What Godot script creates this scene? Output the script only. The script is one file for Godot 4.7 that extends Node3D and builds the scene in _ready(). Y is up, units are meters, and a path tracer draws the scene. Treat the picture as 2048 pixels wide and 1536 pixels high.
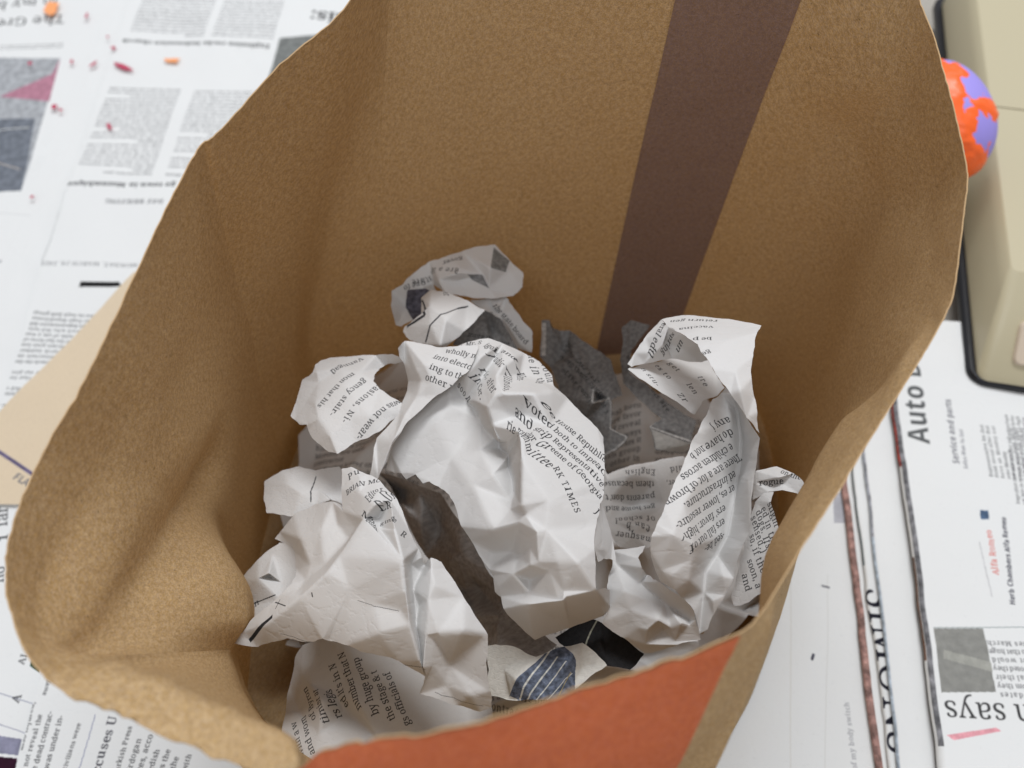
extends Node3D

# A brown paper bag of crumpled newspaper on a table covered with newspapers. Lengths are metres; sheet data are tenths of a millimetre.

var taken := {}
var rng := RandomNumberGenerator.new()
var ts: TextServer
var fonts := {}
var wave_noise := FastNoiseLite.new()
var mottle := FastNoiseLite.new()
var crumple_map: ImageTexture
var kraft_inside: StandardMaterial3D
var kraft_outside: StandardMaterial3D
const WORDS := "the of and to in that it was for his with on which would have not children are a lot of brown infrastructure lower resource favor high fall out voted both House Republicans Representative town church two said officials stage huge group number it's that they reveal dead contractor under investigation civilians were ways dates press says their in the by an at be from after other into reveal while Monday March would state cause give one years plan people over more has been who"
const INK := Color(0.13, 0.13, 0.14)


func _ready() -> void:
	rng.seed = 7
	# camera
	var cam := Camera3D.new()
	cam.name = "camera"
	add_child(cam)
	cam.position = Vector3(0, 0.355, 0)
	cam.rotation_degrees = Vector3(-58, 0, 0)
	cam.fov = 45.1
	cam.near = 0.02
	cam.far = 20.0
	var lens := CameraAttributesPhysical.new()
	lens.frustum_focal_length = 28.905
	lens.frustum_focus_distance = 0.262
	lens.frustum_near = 0.02
	lens.frustum_far = 20.0
	lens.exposure_aperture = 10.0
	cam.attributes = lens
	cam.current = true
	# light: the room round the table and one ceiling panel, plus an added front fill panel
	var env := Environment.new()
	env.background_mode = Environment.BG_COLOR
	env.background_color = Color(0.52, 0.52, 0.535)
	env.tonemap_mode = Environment.TONE_MAPPER_LINEAR
	env.tonemap_exposure = 1.95
	env.sdfgi_enabled = true
	env.ssao_enabled = true
	env.ssil_enabled = true
	var world := WorldEnvironment.new()
	world.name = "environment"
	world.environment = env
	add_child(world)
	panel_light("ceiling_or_fill_light", Vector3(0.3, 1.9, -1.0), Vector2(1.2, 0.3), 4.9, Color(0.975, 0.985, 1.0))
	panel_light("ceiling_or_fill_light", Vector3(-0.3, 1.9, 0.85), Vector2(1.2, 0.3), 1.8, Color(0.975, 0.985, 1.0))  # unseen front fill, added to brighten the inner back wall of the bag
	# shared things
	ts = TextServerManager.get_primary_interface()
	wave_noise.seed = 5
	wave_noise.frequency = 1.0 / 70.0
	mottle.seed = 11
	mottle.frequency = 0.05
	make_materials()
	# the table and what covers it
	var top := BoxMesh.new()
	top.size = Vector3(1.8, 0.03, 1.4)
	var t := struct("tabletop", top, plain(Color(0.62, 0.6, 0.56), 0.6))
	t.position = Vector3(0.05, -0.017, -0.3)
	table_page_00()
	table_page_01()
	table_page_02()
	table_page_03()
	table_page_04()
	folded_00()
	folded_01()
	folded_02()
	folded_03()
	kraft_piece()
	# the bag and its contents
	paper_bag()
	filler(0, Vector3(-0.03, 0.027, -0.15), Vector2(0.115, 0.13), "buried crumpled sheet under the left half of the heap in the bag")
	filler(1, Vector3(0.05, 0.028, -0.15), Vector2(0.1, 0.11), "buried crumpled sheet under the right half of the heap in the bag")
	filler(2, Vector3(0.0, 0.03, -0.085), Vector2(0.13, 0.07), "buried crumpled sheet at the front of the heap in the bag")
	sheet_00([])
	sheet_01([])
	sheet_02([])
	sheet_03([])
	sheet_04([])
	sheet_05([])
	sheet_06([])
	sheet_07([])
	sheet_08([])
	sheet_09([])
	sheet_10([])
	sheet_11([])
	sheet_12([])
	sheet_13([])
	sheet_14([])
	sheet_15([])
	sheet_16([])
	sheet_17([])
	# the things at the right
	machine()
	egg()
	scraps()


# ---------------------------------------------------------------- names and nodes

func numbered(called: String) -> String:
	taken[called] = taken.get(called, -1) + 1
	return called if taken[called] == 0 else "%s_%03d" % [called, taken[called]]


func thing(called: String, label: String, category: String, at: Vector3, group := "") -> Node3D:
	var o := Node3D.new()
	o.name = numbered(called)
	add_child(o)
	o.position = at
	tag(o, label, category, group)
	return o


func tag(o: Node3D, label: String, category: String, group := "") -> void:
	o.set_meta("label", label)
	o.set_meta("category", category)
	if group:
		o.set_meta("group", group)


func obj(called: String, mesh: Mesh, mat: Material, parent: Node = self) -> MeshInstance3D:
	var o := MeshInstance3D.new()
	o.name = numbered(called) if parent == self else called
	o.mesh = mesh
	o.material_override = mat
	parent.add_child(o, true)
	return o


func struct(called: String, mesh: Mesh, mat: Material) -> MeshInstance3D:
	var o := obj(called, mesh, mat)
	o.set_meta("kind", "structure")
	return o


func panel_light(called: String, at: Vector3, size: Vector2, energy: float, tint: Color) -> void:
	var l := AreaLight3D.new()
	l.name = numbered(called)
	l.area_size = size
	l.area_normalize_energy = false
	l.light_energy = energy
	l.light_color = tint
	l.shadow_enabled = true
	l.area_range = 8.0
	add_child(l)
	l.position = at
	l.rotation_degrees = Vector3(-90, 0, 0)


func plain(c: Color, rough: float, metal := 0.0) -> StandardMaterial3D:
	var m := StandardMaterial3D.new()
	m.albedo_color = c
	m.roughness = rough
	m.metallic = metal
	m.cull_mode = BaseMaterial3D.CULL_DISABLED
	return m


# ---------------------------------------------------------------- materials and print

func make_materials() -> void:
	var c := FastNoiseLite.new()
	c.noise_type = FastNoiseLite.TYPE_CELLULAR
	c.cellular_return_type = FastNoiseLite.RETURN_DISTANCE2_SUB
	c.frequency = 0.03
	c.seed = 3
	c.domain_warp_enabled = true
	c.domain_warp_amplitude = 14.0
	c.domain_warp_frequency = 0.03
	var im := c.get_image(512, 512)
	im.convert(Image.FORMAT_L8)
	var s := FastNoiseLite.new()
	s.frequency = 0.09
	s.seed = 9
	var im2 := s.get_image(512, 512)
	im2.convert(Image.FORMAT_L8)
	var d := im.get_data()
	var d2 := im2.get_data()
	for i in d.size():
		d[i] = clampi(int(mini(d[i], 70) * 2.6 + d2[i] * 0.12), 0, 255)
	crumple_map = ImageTexture.create_from_image(Image.create_from_data(512, 512, false, Image.FORMAT_L8, d))
	kraft_inside = kraft(Color(0.805, 0.70, 0.545), Color(0.64, 0.53, 0.37), 21, Color(0.58, 0.45, 0.265))
	kraft_outside = kraft(Color(0.74, 0.61, 0.44), Color(0.68, 0.54, 0.37), 22)


# Brown kraft paper: cloudy pulp, long fibres, dark specks. Its UVs count metres / 0.2.
func kraft(light: Color, dark: Color, seed_: int, through := Color.BLACK) -> StandardMaterial3D:
	var n := 1024
	var im := Image.create(n, n, false, Image.FORMAT_RGB8)
	var r := RandomNumberGenerator.new()
	r.seed = seed_
	var cloud := FastNoiseLite.new()
	cloud.seed = seed_
	cloud.frequency = 0.085
	cloud.fractal_octaves = 4
	cloud.fractal_gain = 0.75
	var cl := cloud.get_seamless_image(n, n, false, false, 0.12)
	cl.convert(Image.FORMAT_L8)
	var src := cl.get_data()
	var out := PackedByteArray()
	out.resize(n * n * 3)
	for i in n * n:
		var hue := r.randf_range(-1.0, 1.0)
		var k := clampf((src[i] / 255.0 - 0.5) * 0.95 + 0.5 + r.randf_range(-0.46, 0.46), 0.0, 1.0)
		var q := dark.lerp(light, k)
		out[i * 3] = clampi(int((q.r + hue * 0.02) * 255), 0, 255)
		out[i * 3 + 1] = int(q.g * 255)
		out[i * 3 + 2] = clampi(int((q.b - hue * 0.05) * 255), 0, 255)
	im = Image.create_from_data(n, n, false, Image.FORMAT_RGB8, out)
	for i in 4200:
		var p := Vector2(r.randf() * n, r.randf() * n)
		var a := r.randf() * TAU
		var q := (light.lightened(0.10) if r.randf() < 0.55 else dark.darkened(0.13))
		for k in r.randi_range(5, 22):
			var x := posmod(int(p.x), n)
			var y := posmod(int(p.y), n)
			im.set_pixel(x, y, im.get_pixel(x, y).lerp(q, 0.4))
			a += r.randf_range(-0.16, 0.16)
			p += Vector2(cos(a), sin(a))
	for i in 420:
		im.fill_rect(Rect2i(r.randi() % (n - 2), r.randi() % (n - 2), 1 + r.randi() % 2, 1), dark.darkened(0.4))
	var m := StandardMaterial3D.new()
	m.albedo_texture = ImageTexture.create_from_image(im)
	m.roughness = 0.85
	m.metallic_specular = 0.25
	m.cull_mode = BaseMaterial3D.CULL_DISABLED
	m.backlight_enabled = through.r > 0.0
	m.backlight = through
	return m


func paper_material(im: Image) -> StandardMaterial3D:
	var m := StandardMaterial3D.new()
	m.albedo_texture = ImageTexture.create_from_image(im)
	m.roughness = 0.88
	m.metallic_specular = 0.3
	m.cull_mode = BaseMaterial3D.CULL_DISABLED
	m.heightmap_enabled = true
	m.heightmap_texture = crumple_map
	m.heightmap_scale = 0.010
	m.backlight_enabled = true
	m.backlight = Color(0.22, 0.22, 0.22)
	return m


func page_image(w: int, h: int, ppm: float, seed_: int, photo_or_shade: String, base := Color(0.815, 0.81, 0.80)) -> Image:
	var im := Image.create(int(w * ppm), int(h * ppm), false, Image.FORMAT_RGBA8)
	im.fill(base)
	var r := RandomNumberGenerator.new()
	r.seed = seed_ * 31 + 1
	var W := im.get_width()
	var H := im.get_height()
	for i in W * H / 260:
		im.fill_rect(Rect2i(r.randi() % W, r.randi() % H, r.randi_range(1, 4), 1), base.darkened(r.randf_range(0.0, 0.05)))
	if photo_or_shade:
		var tone: Color = {"blue": Color(0.80, 0.79, 0.76), "dark": Color(0.16, 0.16, 0.165), "shade": Color(0.43, 0.425, 0.42), "dim": Color(0.62, 0.60, 0.585), "gap_shade": Color(0.46, 0.455, 0.45)}[photo_or_shade]  # the gap tones paint the shade between sheets into the paper colour
		fill(im, ppm, PackedVector2Array([Vector2(0, 0), Vector2(w, 0), Vector2(w, h), Vector2(0, h)]), tone, {"gap_shade": 0.14, "blue": 0.03}.get(photo_or_shade, 0.1))
		if photo_or_shade == "blue":
			fill(im, ppm, PackedVector2Array([Vector2(w * 0.46, h), Vector2(w * 0.22, h * 0.8), Vector2(w * 0.58, h * 0.1), Vector2(w * 0.7, h * 0.4), Vector2(w * 0.68, h)]), Color(0.36, 0.39, 0.45), 0.3)
			for k in 4:
				rule(im, ppm, Vector2(w * (0.30 + 0.05 * k), h * (0.86 + 0.03 * k)), Vector2(w * (0.52 + 0.05 * k), h * (0.25 + 0.1 * k)), 0.5 - 0.09 * k, Color(0.78, 0.78, 0.75))
			rule(im, ppm, Vector2(w * 0.55, h * 0.9), Vector2(w * 0.66, h * 0.55), 0.25, Color(0.6, 0.55, 0.42))
		if photo_or_shade == "dark":
			for k in 24:
				var a := k / 24.0 * 1.5
				rule(im, ppm, Vector2(w * (0.52 - 0.16 * sin(a)), h * (0.1 + 0.55 * a / 1.5)), Vector2(w * (0.52 - 0.16 * sin(a + 0.07)), h * (0.1 + 0.55 * (a + 0.07) / 1.5)), 0.55, Color(0.62, 0.62, 0.56))
			fill(im, ppm, PackedVector2Array([Vector2(0, h * 0.55), Vector2(w * 0.3, h * 0.5), Vector2(w * 0.34, h), Vector2(0, h)]), Color(0.50, 0.51, 0.49), 0.2)
	return im


func font(style: String) -> RID:
	if not fonts.has(style):
		var f := SystemFont.new()
		f.font_names = PackedStringArray(["Droid Sans" if style == "sans" else "Droid Serif"])
		f.font_weight = 700 if style in ["bold", "sans"] else 400
		fonts[style] = [f, f.get_rids()[0]]
		ts.font_set_hinting(fonts[style][1], TextServer.HINTING_NONE)
	return fonts[style][1]


# One line of type: its baseline starts at a pixel and runs along a direction.
func write(im: Image, text: String, at: Vector2, along: Vector2, size: int, style: String, ink: Color, spread := 0.0) -> void:
	var f := font(style)
	var turn := Transform2D(along, Vector2(-along.y, along.x), Vector2.ZERO)
	if style == "italic":
		turn = turn * Transform2D(Vector2(1, 0), Vector2(-0.22, 1), Vector2.ZERO)
	ts.font_clear_size_cache(f)
	ts.font_set_transform(f, turn)
	var px := Vector2i(size, 0)
	var cut := {}
	var pen := at
	for k in text.length():
		var g := ts.font_get_glyph_index(f, size, text.unicode_at(k), 0)
		if text[k] != " ":
			if not cut.has(g):
				ts.font_render_glyph(f, px, g)
				var uv := ts.font_get_glyph_uv_rect(f, px, g)
				var i := ts.font_get_glyph_texture_idx(f, px, g)
				if i < 0 or uv.size.x < 1:
					cut[g] = null
				else:
					var piece := ts.font_get_texture_image(f, px, i).get_region(Rect2i(uv))
					var d := piece.get_data()
					var w := piece.get_width()
					var h := piece.get_height()
					var q := PackedByteArray()
					q.resize(w * h * 4)
					for j in w * h:
						q[j * 4] = int(ink.r * 255)
						q[j * 4 + 1] = int(ink.g * 255)
						q[j * 4 + 2] = int(ink.b * 255)
						q[j * 4 + 3] = int(d[j * 2 + 1] * ink.a)
					cut[g] = Image.create_from_data(w, h, false, Image.FORMAT_RGBA8, q)
			if cut[g]:
				im.blend_rect(cut[g], Rect2i(Vector2i.ZERO, cut[g].get_size()), Vector2i((pen + ts.font_get_glyph_offset(f, px, g)).round()))
		pen += along * (ts.font_get_glyph_advance(f, size, g).x + spread)


func width_of(text: String, size: int, style: String) -> float:
	var f := font(style)
	var w := 0.0
	for k in text.length():
		w += ts.font_get_glyph_advance(f, size, ts.font_get_glyph_index(f, size, text.unicode_at(k), 0)).x
	return w


# A line of type that fills the way from a to b (millimetres on the page).
func write_fit(im: Image, ppm: float, text: String, a: Vector2, b: Vector2, style: String, ink := INK, most := 0.0) -> void:
	var room := (b - a).length() * ppm
	var size := maxi(5, int(room / width_of(text, 100, style) * 100.0))
	if most > 0.0:
		size = clampi(size, int(most * 0.6 * ppm), int(most * ppm))
	write(im, text, a * ppm, (b - a).normalized(), size, style, ink, clampf((room - width_of(text, size, style)) / text.length(), -size * 0.06, size * 0.12))


# A line of type of a given size (millimetres) from a point, or up to it when it is ranged right.
func write_line(im: Image, ppm: float, text: String, at: Vector2, along: Vector2, mm: float, right: bool) -> void:
	var size := int(mm * ppm)
	var p := at * ppm
	if right:
		p -= along * width_of(text, size, "regular")
	write(im, text, p, along, size, "regular", INK)


# A column of body type: first baseline from a to b, further lines below it.
func column(im: Image, ppm: float, a: Vector2, b: Vector2, lines: int, lead: float, seed_: int) -> void:
	var words := WORDS.split(" ")
	var r := RandomNumberGenerator.new()
	r.seed = seed_ + 100
	var along := (b - a).normalized()
	var down := Vector2(-along.y, along.x)
	var room := (b - a).length() * ppm
	var size := maxi(5, int(lead * ppm * 0.84))
	for k in lines:
		var text := ""
		var goal := room * (1.0 if r.randf() < 0.86 else r.randf_range(0.3, 0.8))
		while true:
			var next := (text + " " + words[r.randi() % words.size()]).strip_edges()
			if width_of(next, size, "regular") > goal:
				break
			text = next
		var gap := (room - width_of(text, size, "regular")) / maxf(1.0, text.length())
		write(im, text, (a + down * lead * k) * ppm, along, size, "regular", Color(0.24, 0.24, 0.25), gap if gap < 2.0 else 0.0)


func fill(im: Image, ppm: float, poly: PackedVector2Array, c: Color, rough: float) -> void:
	var lo := INF
	var hi := -INF
	for p in poly:
		lo = minf(lo, p.y * ppm)
		hi = maxf(hi, p.y * ppm)
	for y in range(maxi(0, int(lo)), mini(im.get_height(), int(hi) + 1)):
		var xs := []
		for k in poly.size():
			var p := poly[k] * ppm
			var q := poly[(k + 1) % poly.size()] * ppm
			if (p.y > y + 0.5) != (q.y > y + 0.5):
				xs.append(p.x + (q.x - p.x) * (y + 0.5 - p.y) / (q.y - p.y))
		xs.sort()
		for k in range(0, xs.size() - 1, 2):
			var x := maxi(0, int(xs[k]))
			var end := mini(im.get_width(), int(xs[k + 1]))
			while x < end:
				var step := mini(3, end - x)
				var tone := 1.0 + rough * (mottle.get_noise_2d(x, y) * 1.6 + mottle.get_noise_2d(x * 5.0, y * 5.0) * 0.6)
				im.fill_rect(Rect2i(x, y, step, 1), Color(c.r * tone, c.g * tone, c.b * tone))
				x += step


func rule(im: Image, ppm: float, a: Vector2, b: Vector2, wide: float, c := Color(0.2, 0.2, 0.21)) -> void:
	var side := (b - a).normalized().orthogonal() * wide * 0.5
	var n := maxi(2, int((b - a).length() * ppm))
	if wide * ppm < 2.5:
		for k in n + 1:
			var p := a.lerp(b, k / float(n)) * ppm
			im.fill_rect(Rect2i(int(p.x), int(p.y), maxi(1, roundi(wide * ppm)), maxi(1, roundi(wide * ppm))), c)
	else:
		fill(im, ppm, PackedVector2Array([a + side, b + side, b - side, a - side]), c, 0.15)


# ---------------------------------------------------------------- crumpled paper

func mesh_of(v: PackedVector3Array, uv: PackedVector2Array, t: PackedInt32Array) -> ArrayMesh:
	var a := []
	a.resize(Mesh.ARRAY_MAX)
	a[Mesh.ARRAY_VERTEX] = v
	a[Mesh.ARRAY_NORMAL] = normals(v, t)
	a[Mesh.ARRAY_TEX_UV] = uv
	a[Mesh.ARRAY_INDEX] = t
	var m := ArrayMesh.new()
	m.add_surface_from_arrays(Mesh.PRIMITIVE_TRIANGLES, a)
	return m


func normals(v: PackedVector3Array, t: PackedInt32Array) -> PackedVector3Array:
	var n := PackedVector3Array()
	n.resize(v.size())
	for k in range(0, t.size(), 3):
		var c := (v[t[k + 2]] - v[t[k]]).cross(v[t[k + 1]] - v[t[k]])
		n[t[k]] += c
		n[t[k + 1]] += c
		n[t[k + 2]] += c
	for k in n.size():
		n[k] = n[k].normalized()
	return n


# Refines creased facets (x, y, z, u, v in tenths of a millimetre): smaller facets, rounded creases, a torn outline.
func crumple(data: Array, tri: Array, size: Vector2, seed_: int, bend := 0.010) -> ArrayMesh:
	var v := PackedVector3Array()
	var uv := PackedVector2Array()
	for k in range(0, data.size(), 5):
		v.append(Vector3(data[k], data[k + 1], data[k + 2]) * 0.0001)
		uv.append(Vector2(data[k + 3], data[k + 4]) * 0.1 / size)
	var t := PackedInt32Array(tri)
	var r := RandomNumberGenerator.new()
	r.seed = seed_ + 1
	for level in 3:
		var n := normals(v, t)
		var uses := {}
		for k in t.size():
			var i := t[k]
			var j := t[k + 1] if k % 3 < 2 else t[k - 2]
			var key := mini(i, j) * 200000 + maxi(i, j)
			uses[key] = uses.get(key, 0) + 1
		var mid := {}
		for key in uses:
			var i: int = key / 200000
			var j: int = key % 200000
			var p := (v[i] + v[j]) * 0.5
			var e := v[j] - v[i]
			var long := e.length()
			var nn := (n[i] + n[j]).normalized()
			if uses[key] == 1:
				p += e.cross(nn).normalized() * long * r.randf_range(-0.07, 0.05) + nn * long * r.randf_range(-0.02, 0.02)
			elif level < 2:
				p += nn * long * r.randf_range(-1.0, 1.0) * bend * [1.0, 0.7][level]
			mid[key] = v.size()
			v.append(p)
			uv.append((uv[i] + uv[j]) * 0.5)
		var fine := PackedInt32Array()
		for k in range(0, t.size(), 3):
			var a := t[k]
			var b := t[k + 1]
			var c := t[k + 2]
			var ab: int = mid[mini(a, b) * 200000 + maxi(a, b)]
			var bc: int = mid[mini(b, c) * 200000 + maxi(b, c)]
			var ca: int = mid[mini(c, a) * 200000 + maxi(c, a)]
			fine.append_array(PackedInt32Array([a, ab, ca, ab, b, bc, ca, bc, c, ab, bc, ca]))
		t = fine
		if level == 2:
			v = eased(v, t, 0.4)
	return mesh_of(v, uv, t)


# One step of smoothing; the outline moves along itself only.
func eased(v: PackedVector3Array, t: PackedInt32Array, much: float) -> PackedVector3Array:
	var uses := {}
	for k in t.size():
		var i := t[k]
		var j := t[k + 1] if k % 3 < 2 else t[k - 2]
		var key := mini(i, j) * 200000 + maxi(i, j)
		uses[key] = uses.get(key, 0) + 1
	var edge := PackedByteArray()
	edge.resize(v.size())
	for key in uses:
		if uses[key] == 1:
			edge[key / 200000] = 1
			edge[key % 200000] = 1
	var sum := PackedVector3Array()
	sum.resize(v.size())
	var count := PackedInt32Array()
	count.resize(v.size())
	for key in uses:
		var i: int = key / 200000
		var j: int = key % 200000
		if not edge[i] or uses[key] == 1:
			sum[i] += v[j]
			count[i] += 1
		if not edge[j] or uses[key] == 1:
			sum[j] += v[i]
			count[j] += 1
	var out := v.duplicate()
	for k in v.size():
		if count[k] > 0:
			out[k] = v[k].lerp(sum[k] / count[k], much * (0.3 if edge[k] else 1.0))
	return out


func filler(k: int, at: Vector3, size: Vector2, label: String) -> void:
	var o := thing("crumpled_newspaper", label, "newspaper sheet", at, "crumpled newspaper sheets in the bag")
	var mm := Vector2(size.x, size.y) * 1000.0 + Vector2(4, 4)
	var im := page_image(int(mm.x), int(mm.y), 6.0, 200 + k, "")
	column(im, 6.0, Vector2(8, 14), Vector2(52, 16), 16, 3.3, 70 + k)
	column(im, 6.0, Vector2(58, 16), Vector2(100, 18), 16, 3.3, 80 + k)
	var r := RandomNumberGenerator.new()
	r.seed = 300 + k
	var data := []
	var tri := []
	var n := 8
	for j in n + 1:
		for i in n + 1:
			var inner := i > 0 and j > 0 and i < n and j < n
			var x := (i / float(n) - 0.5 + (r.randf_range(-0.04, 0.04) if inner else 0.0)) * size.x
			var z := (j / float(n) - 0.5 + (r.randf_range(-0.04, 0.04) if inner else 0.0)) * size.y
			var corner := (absf(i / float(n) - 0.5) + absf(j / float(n) - 0.5)) > 0.85
			if corner:
				x *= 0.86
				z *= 0.86
			data.append_array([x * 10000, r.randf_range(-120, 120), z * 10000, (x + size.x / 2) * 10000, (z + size.y / 2) * 10000])
	for j in n:
		for i in n:
			var a := j * (n + 1) + i
			tri.append_array([a, a + 1, a + n + 2, a, a + n + 2, a + n + 1] if (i + j) % 2 else [a, a + 1, a + n + 1, a + 1, a + n + 2, a + n + 1])
	obj("page", crumple(data, tri, mm, 400 + k, 0.08), paper_material(im), o)


func sheet_00(paper: Array) -> void:
	var o := thing("crumpled_newspaper", "large white crumpled sheet in the middle, type about House Republicans along its right", "newspaper sheet", Vector3(-0.0045, 0.0945, -0.1245), "crumpled newspaper sheets in the bag")
	var im := page_image(132, 99, 10.0, 3, "")
	write_line(im, 10.0, "ee House Republicans and", Vector2(54.2, 29.8), Vector2(0.7843, 0.6204), 2.75, false)
	write_line(im, 10.0, "voted both to impeach Trump", Vector2(50.3, 31.0), Vector2(0.7843, 0.6204), 2.75, false)
	write_line(im, 10.0, "and strip Representative Marjo-", Vector2(46.7, 32.4), Vector2(0.7843, 0.6204), 2.75, false)
	write_line(im, 10.0, "rie Taylor Greene of Georgia", Vector2(42.7, 33.4), Vector2(0.7843, 0.6204), 2.75, false)
	write_fit(im, 10.0, "ommittee", Vector2(48.2, 38.5), Vector2(56.0, 50.4), "regular", INK, 2.75)
	write_fit(im, 10.0, "RK TIMES", Vector2(56.8, 49.9), Vector2(64.5, 63.3), "regular", INK, 2.75)
	write_fit(im, 10.0, "jo", Vector2(70.0, 60.7), Vector2(72.7, 62.8), "regular", INK, 3.2)
	write_fit(im, 10.0, "igoi, and", Vector2(35.2, 6.1), Vector2(44.1, 11.3), "regular", INK, 2.75)
	write_fit(im, 10.0, "judic", Vector2(37.2, 9.5), Vector2(41.6, 18.9), "regular", INK, 2.75)
	write_fit(im, 10.0, "ric, after", Vector2(34.0, 14.4), Vector2(42.0, 28.3), "regular", INK, 2.75)
	write_fit(im, 10.0, "in Cer.", Vector2(31.9, 16.3), Vector2(35.2, 25.1), "regular", INK, 2.75)
	write_fit(im, 10.0, "soon", Vector2(26.1, 17.7), Vector2(29.9, 24.0), "regular", INK, 2.75)
	write_fit(im, 10.0, "Illinois,", Vector2(42.0, 15.3), Vector2(44.7, 27.7), "regular", INK, 2.75)
	write_fit(im, 10.0, "Ken-", Vector2(44.4, 11.1), Vector2(46.8, 19.8), "regular", INK, 2.75)
	write_fit(im, 10.0, "ne in the", Vector2(46.7, 3.0), Vector2(51.9, 26.5), "regular", INK, 2.75)
	write_fit(im, 10.0, "would", Vector2(50.4, 4.9), Vector2(53.2, 21.1), "regular", INK, 2.75)
	write_fit(im, 10.0, "w. Mr. S", Vector2(25.6, 4.7), Vector2(34.3, 5.1), "regular", INK, 2.75)
	write_fit(im, 10.0, "into electo-", Vector2(98.3, 10.6), Vector2(110.5, 15.9), "regular", INK, 2.75)
	write_fit(im, 10.0, "ing to the", Vector2(97.9, 14.8), Vector2(108.9, 19.4), "regular", INK, 2.75)
	write_fit(im, 10.0, "other ver", Vector2(96.1, 17.8), Vector2(106.7, 22.6), "regular", INK, 2.75)
	write_fit(im, 10.0, "wholly my", Vector2(101.4, 8.5), Vector2(112.9, 12.5), "regular", INK, 2.75)
	var m := paper_material(im)
	var v0 := [-144,172,-402,225,33,-121,207,-396,264,35,-61,230,-403,328,27,-30,230,-408,353,20,18,207,-403,410,45,83,172,-391,456,29,131,149,-375,501,50,167,138,-336,531,94,175,172,-268,539,161,217,172,-222,607,187,262,172,-164,654,253,302,172,-119,707,332,320,161,-94,717,361,314,195,0,726,435,308,218,72,722,490,306,218,118,726,535,291,230,156,717,577,278,241,221,710,644,267,253,299,699,715,269,253,343,707,755,268,241,412,695,831,315,138,374,722,775,320,81,403,694,899,302,58,421,682,942,208,34,448,596,957,110,0,472,448,967,70,23,443,413,922,22,69,406,389,852,14,58,366,376,821,-4,46,347,354,801,-10,57,302,348,753,-21,58,283,334,742,-72,103,216,299,658,-102,126,179,284,620,-129,127,99,255,543,-143,115,72,237,519,-175,92,37,199,486,-203,92,20,173,470,-223,80,21,150,473,-248,80,-10,125,442,-277,58,-3,90,456,-294,69,-21,79,432,-315,46,-31,48,430,-344,46,-46,20,413,-329,80,-84,44,368,-290,115,-188,86,260,-211,149,-267,167,175,-148,184,-304,234,133,-88,253,-267,324,152,-53,276,-303,350,118,-28,264,-334,375,90,-56,207,-264,333,177,-15,218,-330,377,108,70,195,-293,455,118,124,173,-290,488,124,155,264,-77,557,344,147,322,188,565,611,140,299,265,557,664,-181,172,-145,207,295,-12,69,237,337,706,95,126,341,471,800,68,253,-117,485,328,-144,184,-192,231,250,94,230,287,516,713,67,138,279,440,715,-27,299,-116,372,269,-6,322,-141,420,280,20,333,-144,447,286,64,333,-145,504,299,109,322,-149,537,290,163,253,-200,558,236,-67,230,-179,326,240,-29,276,-186,390,242,-1,287,-231,412,204,15,276,-270,411,173,54,241,-326,442,103,-99,150,-227,289,231,-71,149,-204,316,250,-54,149,-163,313,271,-39,149,-132,323,301,-8,161,-91,382,352,7,138,-86,398,369,7,126,-75,394,380,10,242,-40,400,359,32,253,-27,423,367,56,253,-27,453,372,-12,264,-77,377,312,6,253,-34,395,359,63,333,-20,471,351,70,333,16,492,423,72,333,71,516,471,69,322,143,538,571,69,310,196,519,618,83,288,216,505,629,111,310,275,547,669,35,172,-29,421,406,35,161,8,421,444,49,172,58,416,482,51,172,92,423,516,42,184,128,432,556,39,207,164,436,587,63,264,227,505,640,-69,184,76,329,511,-10,218,58,376,475,24,195,1,416,424,-266,80,-16,107,437,-137,126,-44,242,401,-50,172,-44,335,397,-8,207,223,419,633,42,103,248,394,708,116,253,336,530,752,93,230,337,523,758,49,161,336,446,773,10,80,345,382,791,165,288,350,602,759,216,310,359,640,769,144,241,359,571,780,183,230,408,595,836,189,230,426,600,844,94,138,385,483,833,166,207,425,572,862,180,230,435,591,863,87,161,423,477,869]
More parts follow.
